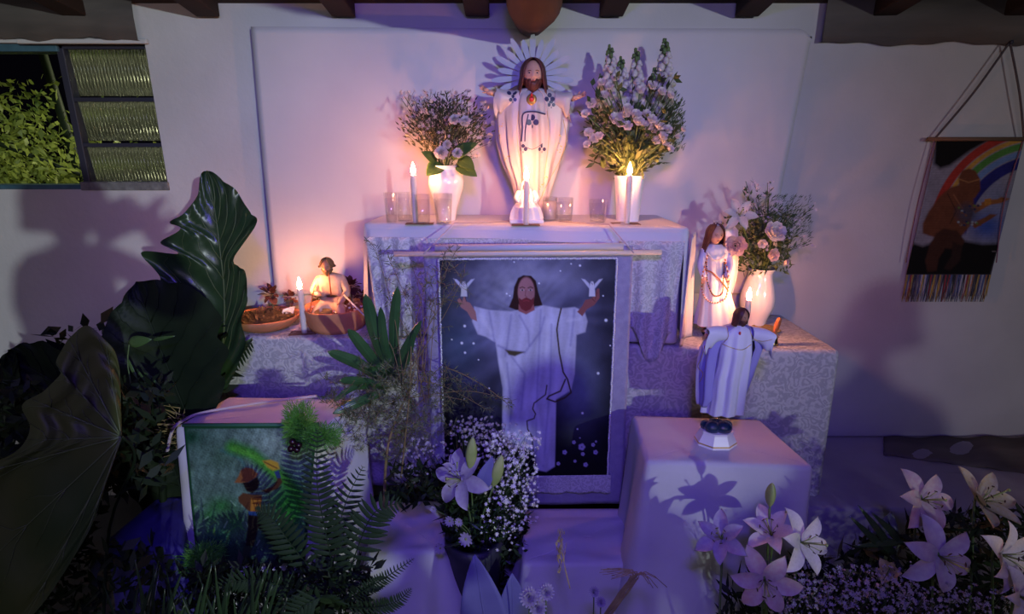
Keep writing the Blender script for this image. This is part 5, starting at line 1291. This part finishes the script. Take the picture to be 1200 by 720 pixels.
outline_leaf('leaf', [(150,560),(120,500),(75,455),(35,430),(10,410)], [(110,580),(60,540),(20,500),(0,460),(5,425),(10,410)], [(185,560),(170,500),(130,455),(80,415),(40,400),(10,410)], 1.74, M['leafblack'], tp2, seed=5, lobes=.10, vm='leafblack', veins=7)
outline_leaf('leaf', [(-20,560),(-5,500),(5,460),(12,430),(18,408)], [(-50,560),(-40,500),(-20,450),(0,420),(18,408)], [(10,560),(22,500),(24,460),(22,430),(18,408)], 1.76, M['leafblack'], tp2, seed=7, lobes=.05, vm='leafblack', veins=5)
outline_leaf('leaf', [(235,640),(215,580),(200,540),(180,510),(160,480)], [(190,640),(160,590),(140,550),(135,510),(160,480)], [(262,620),(262,560),(240,520),(200,490),(160,480)], 1.72, M['leafblack'], tp2, seed=9, lobes=.06, vm='leafblack', veins=6)
# near yellowing shield leaf: fan round the petiole joint
t3 = thing('shield_leaf', P(142,700,1.25)*1.0, 'big yellowing shield shaped leaf with pale radiating veins, nearest at the left edge', 'plant')
t3.location = (P(150,640,1.28).x, 1.28, 0)
cpx = (143,512); out = [(143,512),(139,470),(141,440),(134,412),(120,394),(101,384),(82,392),(74,412),(64,424),(72,440),(52,456),(28,474),(34,500),(18,530),(-20,548),(-60,580),(-70,640),(-60,720),(-20,770),(20,740),(55,700),(88,652),(110,610),(124,566),(143,512)]
m = MB(); op = smooth_path([(x,y,0) for x,y in out], 140); c0 = Vector((*cpx,0))
def fan(u, v):
    q = op[int(round(u*140))]; p = c0.lerp(q, v*(1+.02*sin(u*70)*v)); a = u*2*pi
    return P(p.x, p.y, 1.24+.007*sin(u*30)*v-.10*v*sm(.3,.9,u)+.05*v*sm(.5,0,u)-.012*sin(v*20+u*8)*v)
m.grid(fan, 140, 18); m.build('leaf', M['leafold'], t3)
m = MB()
for u in (.06,.16,.26,.36,.44,.52,.60,.70,.80,.90):
    ps = [fan(round(u*140)/140, j/12)+Vector((0,-.0022,0)) for j in range(13)]; m.tube(ps, [.0022,.0005], 4)
    for j in (4,7,10):
        for sg in (-1,1):
            k = [fan(min(1,max(0,round((u+sg*.03*i/3)*140)/140)), min(1,(j+i)/13)) +Vector((0,-.002,0)) for i in range(4)]; m.tube(k, [.0011,.0004], 3)
m.build('veins', M['vein'], t3)
MB().tube(smooth_path([P(143,512,1.235), P(158,540,1.30), P(128,620,1.36), P(120,760,1.40)], 12), [.003,.005], 8).build('petiole', M['leafblack'], t3)
# dark undergrowth at lower left
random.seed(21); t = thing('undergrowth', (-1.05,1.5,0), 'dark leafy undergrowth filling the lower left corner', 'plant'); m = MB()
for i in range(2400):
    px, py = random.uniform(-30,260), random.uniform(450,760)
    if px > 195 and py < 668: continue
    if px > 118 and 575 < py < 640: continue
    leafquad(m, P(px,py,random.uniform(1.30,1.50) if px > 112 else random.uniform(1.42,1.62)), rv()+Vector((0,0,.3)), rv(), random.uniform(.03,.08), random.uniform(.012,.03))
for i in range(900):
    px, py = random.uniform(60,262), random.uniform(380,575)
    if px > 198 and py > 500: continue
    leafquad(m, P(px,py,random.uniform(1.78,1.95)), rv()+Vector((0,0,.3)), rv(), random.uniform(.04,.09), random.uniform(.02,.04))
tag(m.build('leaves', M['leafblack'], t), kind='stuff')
for i, (a, b, w_) in enumerate((((152,403),(196,398),.030),((172,425),(150,440),.012),((135,380),(128,366),.02))):
    pass
gl = thing('green_sprig', P(160,480,1.60), 'small bright green sprig among the dark leaves', 'plant')
for a, b, w_ in (((150,402),(178,398),.035),((178,399),(205,394),.012),((150,420),(162,446),.010),((140,448),(128,462),.008),((160,432),(175,452),.008),((165,430),(190,455),.012)):
    bigleaf('leaf', P(*a,1.60), P(*b,1.58), w_, (0,-1,.3), M['leaf'], gl, .08, nu=3, nv=6)
MB().tube(smooth_path([P(160,480,1.6), P(150,430,1.6), P(152,400,1.6)], 6), .002, 5).build('stem', M['stem'], gl)
# ---- strap leaved plant before the left table end
s0 = P(462,455,1.72); sp = thing('strap_leaf_plant', s0, 'glossy dark strap leaved plant leaning over the left altar side', 'plant')
for pts, w_ in (([(458,440),(440,395),(428,345)], .045), ([(462,440),(461,385),(466,336)], .034), ([(455,445),(430,415),(408,386)], .040), ([(452,448),(420,428),(384,412)], .042), ([(466,445),(472,415),(494,376)], .026), ([(468,448),(478,418),(486,388)], .020),
                ([(455,455),(425,448),(398,446)], .030), ([(452,460),(425,470),(390,485)], .034), ([(462,442),(450,405),(446,360)], .03), ([(450,455),(415,455),(392,470)], .02)):
    pth = [P(x,y,1.72-.05*i+.03*(i==0)) for i,(x,y) in enumerate(pts)]; sp_ = smooth_path(pth, 16); m = MB()
    def fn(u, v, sp_=sp_, w_=w_):
        k = int(round(v*16)); d = (sp_[min(k+1,16)]-sp_[max(k-1,0)]).normalized(); s = d.cross(Vector((0,-1,.15))).normalized(); n_ = s.cross(d); q = (u-.5)*2
        ww = w_*.5*interp([(0,.45),(.3,.9),(.6,1),(.85,.75),(1,.05)], v); return sp_[k]+s*q*ww+n_*(-.45*abs(q)*ww+.0015*cos(q*14))
    m.grid(fn, 12, 16); solid(m.build('leaf', M['strap'], sp), .0009)
# ---- airy fern with needle leaves
random.seed(31); a0 = P(450,600,1.62); af = thing('airy_fern', a0, 'airy bush of fine needle leaved branches in front of the banner left side', 'plant')
m = MB(); mt_ = MB()
def needles(pth, n, L, w_=.0022):
    for i in range(n):
        k = random.uniform(.15,1)*(len(pth)-1); q = pth[int(k)].lerp(pth[min(int(k)+1,len(pth)-1)], k-int(k)); dd = (pth[min(int(k)+1,len(pth)-1)]-pth[int(k)-1 if k >= 1 else 0]).normalized()
        leafquad(m, q, dd*.5+rv(.9), rv(), L*random.uniform(.6,1.2), w_*random.uniform(.7,1.4))
for tip in ((440,292),(536,290),(500,330),(455,300),(520,300),(545,320),(482,305),(505,352),(535,333),(524,345),(570,480),(548,470),(455,350),(440,380),(475,345),(600,470)):
    Yt = random.uniform(1.66,1.76); b = P(random.uniform(470,505),random.uniform(440,480),1.66); tt = P(*tip,Yt); pth = smooth_path([b, b.lerp(tt,.5)+Vector((random.uniform(-.03,.03),0,.03)), tt], 12); mt_.tube(pth, [.0018,.0007], 4)
    for q in range(7):
        k = random.randint(5,12); e = pth[k]+rv(.045)+Vector((0,0,.01)); sub = [pth[k], pth[k].lerp(e,.5)+rv(.005), e]; mt_.tube(sub, .0006, 3); needles(sub, 9, .022)
    for k in (11,12): needles([pth[k-1],pth[k]], 8, .026)
for i in range(230):
    px, py = gs(455,42), gs(478,30)
    if py > 545 or px < 372 or px > 575: continue
    b = P(px,py,random.uniform(1.58,1.74)); e = b+rv(.06); pth = [b, b.lerp(e,.5)+rv(.01), e]; mt_.tube(pth, .0007, 3); needles(pth, 26, .021)
mt_.tube(smooth_path([a0, P(455,520,1.62), P(480,455,1.66)], 8), [.006,.003], 6); mt_.tube(smooth_path([P(470,560,1.60),P(480,460,1.62),P(482,390,1.66)], 8), [.003,.0015], 5)
mt_.build('branches', M['twig'], af); tag(m.build('needles', M['airy'], af), kind='stuff')
t = thing('bare_twig', P(520,445,1.70), 'thin olive branch arching across the banner robe', 'twig')
m = MB(); pth = smooth_path([P(520,430,1.70),P(545,440,1.70),P(575,458,1.72),P(600,478,1.74)], 10); m.tube(pth, [.002,.001], 5); m2 = m; m = MB(); needles(pth, 60, .022, .003); m.build('leaves', M['airy'], t); m2.build('branch', M['twig'], t)
# ---- ferns with separate leaflets
FL_ = MB(); FL_.grid(lambda u, v: ((u-.5)*.26*sin(pi*min(1,v*.8+.18))*(1+.12*sin(v*40)), -.10*abs(u-.5)+.06*sin(v*3), v), 2, 7)
FLM = FL_.mesh('leaflet', M['fern']); FLG = FL_.mesh('leaflet', M['leaf'])
def frond(parent, pts, Ys, n, L, me=None, nrm=(0,-1,.15), mt='fern', nm='frond', wid=1, ang=1.05, droop=.15):
    me = me or FLM; W_ = [P(x,y,Y) for (x,y),Y in zip(pts,Ys)]; pth = smooth_path(W_, 30)
    m = MB(); m.tube(pth, [.0024,.0007], 5); fr = m.build(nm, M[mt], parent); off = Vector(parent.location)
    for i in range(n):
        t_ = .10+.90*i/(n-1); k = min(29, int(t_*30)); p = pth[k].lerp(pth[k+1], t_*30-k if t_ < 1 else 1); d = (pth[min(k+1,30)]-pth[max(k-1,0)]).normalized()
        s = d.cross(Vector(nrm)).normalized(); l = L*interp([(0,.55),(.15,.85),(.4,1),(.7,.72),(.9,.35),(1,.12)], t_)
        for sg in (-1,1):
            dd = (s*sg*sin(ang)+d*cos(ang)+Vector((0,0,-droop))+rv(.06)).normalized(); 
            zq = dd.to_track_quat('Z','Y'); nn = Vector(nrm).normalized(); x = nn.cross(dd).normalized(); y = dd.cross(x)
            q = Matrix((x,y,dd)).transposed().to_quaternion(); inst('leaflet', me, fr, p-off, q, (l*wid,l,l))
    return fr
fb = Vector((P(400,700,1.30).x, 1.30, .0))
fe = thing('fern', fb, 'large dark sword fern with upright fronds in front of the hunter picture', 'plant')
frond(fe, [(398,705),(385,640),(372,570),(372,505)], (1.30,1.28,1.28,1.30), 30, .065)
frond(fe, [(400,705),(350,650),(320,610),(300,598)], (1.30,1.25,1.24,1.26), 22, .06)
frond(fe, [(400,700),(395,640),(405,590),(425,548)], (1.30,1.30,1.32,1.36), 20, .06)
frond(fe, [(402,700),(420,640),(440,600),(470,590)], (1.30,1.28,1.27,1.28), 18, .07)
frond(fe, [(405,705),(430,690),(455,675),(485,655)], (1.28,1.22,1.2,1.2), 26, .028)
frond(fe, [(400,712),(440,712),(465,705),(482,690)], (1.26,1.18,1.15,1.15), 24, .030)
frond(fe, [(395,715),(340,690),(290,680),(250,690)], (1.28,1.22,1.18,1.18), 24, .055)
frond(fe, [(395,710),(380,700),(350,715),(330,740)], (1.28,1.15,1.12,1.12), 18, .055)
ft = thing('table_fern_frond', P(262,470,1.90), 'single dark fern frond drooping over the left end of the brocade cloth', 'plant')
frond(ft, [(296,398),(284,415),(268,436),(256,468)], (1.95,1.92,1.92,1.94), 16, .036, wid=1.2)
bigleaf('leaf', P(268,425,1.93), P(296,396,1.96), .03, (0,-1,.2), M['leaf'], ft, .05)
random.seed(43); t = thing('fern_undergrowth', (-.5,1.3,0), 'dark leaf litter of small fern leaves at the foot of the green hunter picture', 'plant'); m = MB()
for i in range(1500):
    px, py = random.uniform(230,440), random.uniform(664,770)
    leafquad(m, P(px,py,random.uniform(1.24,1.40)), rv()+Vector((0,0,.3)), rv(), random.uniform(.03,.06), random.uniform(.01,.022))
tag(m.build('leaves', M['leafblack'], t), kind='stuff')
# palm like dark blades bottom left, grassy
random.seed(41); t = thing('grassy_palm', (P(230,740,1.1).x,1.15,0), 'dark spiky grass blades at the bottom left below the hunter picture', 'plant')
for i in range(64):
    px = random.uniform(150,330); a = P(px,760,1.16); b = P(px+random.uniform(-45,45),random.uniform(655,715),random.uniform(1.1,1.3)); bigleaf('blade', a, b, .010, (0,-1,.1), M['leafdark'] if i % 3 else M['fern'], t, .05, nu=2, nv=6, thick=.0004)
# ---- green feathery tufts, berries
def tuft(px, py, Y, rx, ry, n, label, seed, L=.022):
    random.seed(seed); c = P(px,py,Y); k = Y/.93/F; m = MB(); t = thing('feather_tuft', c-Vector((0,0,ry*k)), label, 'decoration')
    for i in range(n):
        a = Vector((gs(0,.42)*rx*k, gs(0,.02), gs(0,.42)*ry*k)); leafquad(m, c+a, a+rv(.03)+Vector((0,-.01,.01)), rv(), L*random.uniform(.5,1.2), .0018)
    tag(m.build('fibres', M['feather'], t), kind='stuff'); return t
tuft(352,500,1.50,20,34,3800,'bright green feathery tuft hanging over the front edge of the left box',1)
tuft(378,512,1.49,24,14,2400,'bright green feathery tuft stretching right beside the ferns',2)
tuft(236,655,1.44,30,18,2600,'green feathery tuft at the foot of the hunter picture',3)
for i, (x, y) in enumerate(((343,518),(350,522),(341,526),(348,527))):
    tag(MB().ell(P(x,y,1.455), .0105, 12, 8).build('berry', M['berry']), 'dark round berry in the small cluster by the green feather tuft', 'berry', 'dark berries beside the green tuft')
# pale cloth strip and rope with raffia on the left box
m = MB(); pr = smooth_path([P(196,530,1.56), P(205,500,1.575), P(232,489,.0+1.66), P(300,478,1.74), P(372,466,1.80)], 30)
pr = [Vector((p.x, p.y, max(p.z, .762 if i > 8 else p.z))) for i, p in enumerate(pr)]
m.tube(pr, .005, 8); tag(m.build('rope', M['rope']), 'thin pale pink rope lying diagonally across the top of the left box', 'rope')
random.seed(51); m = MB()
for i in range(46):
    a = P(random.uniform(196,225),random.uniform(478,535),1.66); b = a+Vector((random.uniform(-.09,.03),random.uniform(-.05,.02),random.uniform(-.03,.07))); m.tube([a,a.lerp(b,.5)+rv(.012),b], [.0018,.0006], 4)
tag(m.build('raffia', M['straw']), 'dry straw coloured raffia fraying behind the left corner of the left box', 'straw', kind='stuff')
MB_ = MB(); MB_.tube([P(182,497,1.58), P(212,499,1.60)], .004, 8); tag(MB_.build('stick', M['straw']), 'short pale stick poking out at the left corner of the left box', 'stick')
# ---- arrangement in the middle: pot, lily, buds, baby breath
pc = Vector((P(555,640,1.56).x, 1.60, 0)); pot = thing('flower_pot', pc, 'dark pot holding the central lily and baby breath', 'pot')
m = MB(); m.lathe([(0,0),(.07,0),(.095,.28),(.10,.30),(.10,.34),(.085,.34),(.08,.30),(0,.29)], pc, 32); m.build('pot_body', M['pot'], pot)
mo = pc+Vector((0,0,.33))
lily(mo, P(541,562,1.50), (-.45,-.8,.55), .115, 'large violet lit white lily facing left before the banner', LPL, roll=.5, opening=1.1)
lily(mo, P(535,556,1.53), (.1,-.4,1), .075, 'upright narrow white lily just behind the large central one', LPL, roll=.2, opening=.45)
budlily(mo, P(551,550,1.50), P(554,512,1.50), .034, 'green lily bud standing upright above the central lily')
budlily(mo, P(578,570,1.50), P(588,533,1.50), .036, 'green lily bud leaning right beside the baby breath')
bu = thing('violet_bract', mo, 'blue violet pointed leaf between the two green buds', 'leaf'); bigleaf('leaf', P(560,580,1.50), P(577,535,1.50), .05, (0,-1,.1), M['bluecer'], bu, .1)
random.seed(61); gp = thing('baby_breath', mo, 'dense cluster of tiny white baby breath blossoms right of the central lily', 'flower'); m = MB(); mf = MB()
def ico(m, c, r): 
    c = Vector(c); m.add([c+Vector(v)*r for v in ((1,0,0),(-1,0,0),(0,1,0),(0,-1,0),(0,0,1),(0,0,-1))], [(0,2,4),(2,1,4),(1,3,4),(3,0,4),(2,0,5),(1,2,5),(3,1,5),(0,3,5)])
for i in range(900):
    if i < 560: px, py = gs(598,17), random.uniform(505,645); px += (py-575)*-.12
    else: px, py = gs(590,24), gs(560,30)
    if px < 558 or px > 640: continue
    if (py > 625 and random.random() < .6): continue
    q = P(px,py,random.uniform(1.50,1.66)); r = random.uniform(.0022,.0048)
    tinies(mf, q, 1, (0,0,0), r*1.7); ico(mf, q, r*.8)
    if i % 4 == 0: m.tube([q, q.lerp(mo,.25)+rv(.015), mo+rv(.02)], .0006, 3)
for i in range(1300):
    px, py = gs(570,26), gs(605,32); leafquad(m, P(px,py,random.uniform(1.54,1.70)), rv()+Vector((0,0,.3)), rv(), random.uniform(.02,.05), random.uniform(.006,.014))
m.build('stems', M['leafdark'], gp); tag(mf.build('blossoms', mat('tiny_white_bloom', (.74,.70,.76), .6), gp), kind='stuff')
g2 = thing('violet_statice', mo, 'hazy spray of small violet blossoms left above the central lily', 'flower'); m = MB(); mf = MB()
for i in range(420):
    px, py = random.choice([(gs(500,18),gs(535,13)),(gs(555,16),gs(505,10)),(gs(585,16),gs(520,14))]); q = P(px,py,random.uniform(1.58,1.70)); tinies(mf, q, 1, (0,0,0), .006)
    if i % 5 == 0: m.tube([q, q.lerp(mo,.4)+rv(.02), mo], .0006, 3)
m.build('stems', M['leafdark'], g2); tag(mf.build('blossoms', M['lilacp'], g2), kind='stuff')
for px, py, s, lb in ((527,611,.016,'small pale flower at the upper edge of the dark gap below the lily'),(538,612,.013,'faded small flower right of the topmost one in the dark gap'),(546,632,.022,'largest pale daisy in the dark gap between the steps'),(516,643,.017,'pale bluish daisy low at the left of the dark gap'),(508,597,.010,'tiny pale bloom beside the left step')):
    stemflower('daisy', mo-Vector((0,0,.05)), P(px,py,1.46), DAISY, s, lb, 'flower', face=(-.2,-1,.3))
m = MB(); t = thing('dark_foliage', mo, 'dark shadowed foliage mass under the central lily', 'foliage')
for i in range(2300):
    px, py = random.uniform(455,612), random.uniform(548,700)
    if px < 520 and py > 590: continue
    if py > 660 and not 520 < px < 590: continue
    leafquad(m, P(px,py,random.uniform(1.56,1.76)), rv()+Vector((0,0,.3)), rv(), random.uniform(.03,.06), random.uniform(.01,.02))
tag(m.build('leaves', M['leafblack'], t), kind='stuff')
# blue spathes at the bottom
bs = thing('spathe_plant', (P(575,760,1.30).x,1.36,0), 'broad blue lit pointed spathe rising between the two steps', 'plant')
bigleaf('spathe', P(577,775,1.33), P(556,650,1.36), .145, (0,-1,.3), M['bluecer'], bs, .06, shape=.72, fold=.12)
bigleaf('spathe', P(600,780,1.42), P(600,672,1.44), .14, (.2,-1,.2), M['bluecer'], bs, .05, shape=.7)
# ---- lower front small things
ch = thing('chrysanthemum', (P(630,760,1.18).x,1.2,0), None, None)
bpy.data.objects.remove(ch)
random.seed(71)
for px, py, s, lb in ((620,700,.026,'pinkish chrysanthemum left of the bottom group'),(640,694,.022,'pinkish chrysanthemum right of the bottom group'),(630,712,.024,'pinkish chrysanthemum lowest of the bottom group'),(696,694,.014,'small pinkish flower beside the dried wheat'),(704,706,.014,'small pinkish flower beneath the dried wheat')):
    b = Vector((P(px,740,1.24).x,1.24,0)); stemflower('chrysanthemum', b, P(px,py,1.22), MUM, s, lb, 'flower', face=(0,-.8,.7))
wh = thing('dried_wheat', (P(690,760,1.2).x,1.2,0), 'bundle of dried wheat coloured stalks tied at the bottom centre', 'dried grass')
m = MB()
for i in range(30):
    a = P(690+random.uniform(-5,5),750,1.20); k = P(744+random.uniform(-5,5),677+random.uniform(-4,4),1.20); 
    if i < 18: pth = [a, k, P(744+random.uniform(-42,-10),677+random.uniform(-12,3),1.2)] if i % 3 else [a,k,P(770+random.uniform(-10,12),680+random.uniform(-8,12),1.2)]
    else: pth = [a, P(715,712,1.2), k]
    m.tube(smooth_path(pth,8), [.0016,.0008], 4)
for i in range(3): 
    m.tube(smooth_path([P(668,690,1.2), P(661,660,1.2), P(654+5*i,628+4*i,1.2)],8), [.0018,.0006], 4)
for i in range(60):
    q = P(657+gs(0,2.5),650+gs(0,14),1.2); leafquad(m, q, Vector((0,0,1))+rv(.4), rv(), .02, .0035)
m.build('stalks', M['straw'], wh)
# ---- lilies bottom right
zb = Vector((P(1000,820,1.25).x, 1.30, 0))
def lb_(px): return Vector((P(px,760,1.28).x, 1.30, 0))
lily(lb_(850), P(846,632,1.20), (-.5,-.6,.75), .085, 'lilac white lily at the left of the bottom right group, under the pedestal corner', LPL, roll=.3, opening=.75)
lily(lb_(905), P(904,628,1.22), (-.45,-.3,1), .095, 'upright cream white lily with the green bud above it', LP, roll=.9, opening=.55)
lily(lb_(940), P(938,636,1.18), (.35,-.75,.5), .100, 'white lily with a long petal stretching right in the bottom right group', LP, roll=.1, opening=.95)
lily(lb_(900), P(896,680,1.12), (-.3,-.9,.25), .100, 'pale pink lily lowest in the left part of the bottom right group', LPP, roll=.55, opening=1.05)
budlily(lb_(905), P(902,594,1.24), P(905,566,1.24), .026, 'green lily bud pointing up in the bottom right group')
lily(lb_(1075), P(1080,586,1.28), (.1,-.8,.55), .100, 'pale pink lily topmost of the bottom right group', LPP, roll=.35, opening=.95)
lily(lb_(1150), P(1148,588,1.26), (.3,-.5,.75), .105, 'cream lily at the top right near the photo edge', LPB, roll=.1, opening=.9)
lily(lb_(1105), P(1100,652,1.16), (0,-.95,.35), .115, 'wide open lilac pink lily with dark anthers in the right corner group', LPL, roll=.15, opening=1.2)
lily(lb_(1180), P(1172,650,1.12), (.35,-.8,.3), .105, 'greyish white lily cut by the right photo edge', LP, roll=.8, opening=.9)
lily(lb_(1040), P(1042,668,1.20), (-.6,-.7,.5), .06, 'half closed greyish lily left of the wide open one', LPB, roll=.8, opening=.3)
lily(lb_(1190), P(1195,700,1.06), (.1,-.8,.4), .09, 'white lily in the very bottom right corner', LP, roll=.3, opening=.8)
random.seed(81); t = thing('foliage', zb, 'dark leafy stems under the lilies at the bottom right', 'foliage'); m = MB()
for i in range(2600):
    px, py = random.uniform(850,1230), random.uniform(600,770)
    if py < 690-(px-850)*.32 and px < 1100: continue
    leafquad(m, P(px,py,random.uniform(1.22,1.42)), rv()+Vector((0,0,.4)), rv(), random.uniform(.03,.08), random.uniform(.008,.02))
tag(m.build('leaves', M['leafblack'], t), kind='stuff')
t = thing('leafy_stem', zb, 'thin dark pointed leaves arching above the right lilies', 'leaves')
for a, b in (((1040,650),(995,605)),((1045,648),(1005,592)),((1050,650),(1018,628)),((1060,640),(1020,600)),((1070,630),(1000,640)),((1110,640),(1080,620)),((1150,660),(1190,660))):
    bigleaf('leaf', P(*a,1.26), P(*b,1.24), .02, (0,-1,.3), M['leafdark'], t, .12, nu=3, nv=8)
t = thing('white_filler_flowers', zb, 'sprays of small whitish lilac blossoms beneath the lilies at the bottom right', 'flower'); mf = MB(); m = MB()
for i in range(700):
    px, py = random.choice([(gs(945,25),gs(700,16)),(gs(1020,30),gs(690,16)),(random.uniform(960,1200),random.uniform(690,730)),(gs(1080,60),gs(705,12))]); q = P(px,py,random.uniform(1.10,1.22)); tinies(mf, q, 1, (0,0,0), random.uniform(.003,.0075), face=(-.3,-.6,1)); ico(mf, q+rv(.006), random.uniform(.002,.004))
    if i % 4 == 0: m.tube([q, q+Vector((.02,.05,-.12))], .001, 3)
tag(mf.build('blossoms', mat('dim_blossom', (.30,.27,.33), .7), t), kind='stuff'); m.build('stems', M['leafdark'], t)
bl2 = thing('broad_leaf', zb, 'broad pale leaf standing behind the cream lily at right', 'leaf'); bigleaf('leaf', P(1010,680,1.40), P(1045,600,1.42), .12, (0,-1,.2), mat('pale_leaf', (.20,.24,.17), .6), bl2, .05)
# blue cloth heap at the foot of the pedestal
m = MB(); 
def fn(u, v):
    p = P(690+u*170, 660+v*60, 1.36); return (p.x, 1.20+.30*(1-v)+0*u, max(.02,.13*sin(pi*u)**.5*(1-v*.6)+.015*sin(u*17+v*5)+.01*sin(u*31-v*9)))
m.grid(fn, 60, 30); tag(m.build('crumpled_cloth', M['wcloth']), 'crumpled blue lit white cloth at the foot of the right pedestal', 'cloth')
# ================================================================== visitors behind the lens (shadows fall on the walls; the grey ones are added to block lamp light)
def visitor(x, y, h, mtc, label, arms, facing=0, lean=0, w=1):
    """arms: two lists of (x,y,z,r) from shoulder to wrist in metres, absolute heights"""
    pe = thing('person', (x,y,0), label, 'person'); k = h/1.75
    q = lambda a, b, c, r: (x+a*w, y+b, c*k, r*k)
    V = [q(0,0,.95,.14), q(0,0,1.10,.115), q(0,0,1.28,.13), q(0,0,1.42,.11), q(0,.01,1.50,.06), q(.0,.02,1.56,.055)]
    E = [(0,1),(1,2),(2,3),(3,4),(4,5)]
    for pts in arms:
        n = len(V); V += list(pts); E += [(3,n)]+[(n+i,n+i+1) for i in range(len(pts)-1)]
    for s in (-1,1):
        n = len(V); V += [q(s*.09,0,.86,.09), q(s*.10,.01,.48,.065), q(s*.10,0,.10,.042), q(s*.11,.10,.045,.035)]; E += [(0,n),(n,n+1),(n+1,n+2),(n+2,n+3)]
    skin_body('body', V, E, mtc, pe, 2)
    hd_ = Vector((x+lean,y+.02,1.665*k)); sph_head(hd_, .215*k, M['skin'], M['hair'], pe, beard=False, long=.02, yaw=pi)
    for pts in arms:
        a, b = Vector(pts[-2][:3]), Vector(pts[-1][:3]); hn = MB(); hand_mb(hn, b, (b-a).normalized()*.7+Vector((0,.1,.3 if b.z > 1.3 else -.3)), (0,1,0), .165*k, curl=.8); hn.build('hand', M['skin'], pe)
    return pe
cl = mat('dark_clothes', (.05,.05,.07), .9)
visitor(-.06, -.33, 1.76, cl, 'person in dark clothes behind the lens with both arms raised to a phone', [[(-.15,-.32,1.49,.055),(-.19,-.28,1.26,.045),(-.11,-.15,1.44,.036),(-.075,-.09,1.55,.026)], [(.06,-.31,1.53,.055),(.20,-.22,1.42,.042),(.15,-.14,1.47,.036),(.085,-.09,1.55,.026)]], lean=.045)
m = MB(); m.box((-.085,-.045,1.57),(.075,-.036,1.645)); tag(bev(m.build('phone', M['black'], smooth=False), .003), 'black phone held up sideways by the visitor behind the lens', 'phone')
visitor(2.80, -1.5, 1.60, cl, 'tall person in dark clothes standing at the far right behind the lens', [[(2.62,-1.5,1.28,.05),(2.58,-1.48,1.05,.04),(2.62,-1.38,.84,.03)], [(2.98,-1.5,1.28,.05),(3.03,-1.48,1.05,.04),(3.0,-1.38,.84,.03)]], w=1.1)
gc = mat('grey_clothes', (.12,.11,.12), .9)
def hang(x, y, k): return [[(x+s*.15*k,y,1.40*k,.045*k),(x+s*.19*k,y+.02,1.12*k,.036*k),(x+s*.16*k,y+.10,.88*k,.028*k)] for s in (-1,1)]
visitor(2.02, -1.25, 1.44, gc, 'added unseen short figure in grey, shading the right lilies from the lamp', hang(2.02,-1.25,1.44/1.75), w=1.2)  # added figure, keeps the yard lamp off the lilies and lower box
visitor(1.68, -1.30, 1.42, gc, 'added unseen figure in grey, shading the pedestal front from the lamp', hang(1.68,-1.30,1.42/1.75), w=1.3)  # added blocker, closes the gap of lamp light on the pedestal
visitor(1.24, -1.22, 1.14, gc, 'added unseen child sized figure in grey, shading the left step from the lamp', hang(1.24,-1.22,1.14/1.75), w=1.3)  # added blocker, takes lamp light off the left step front
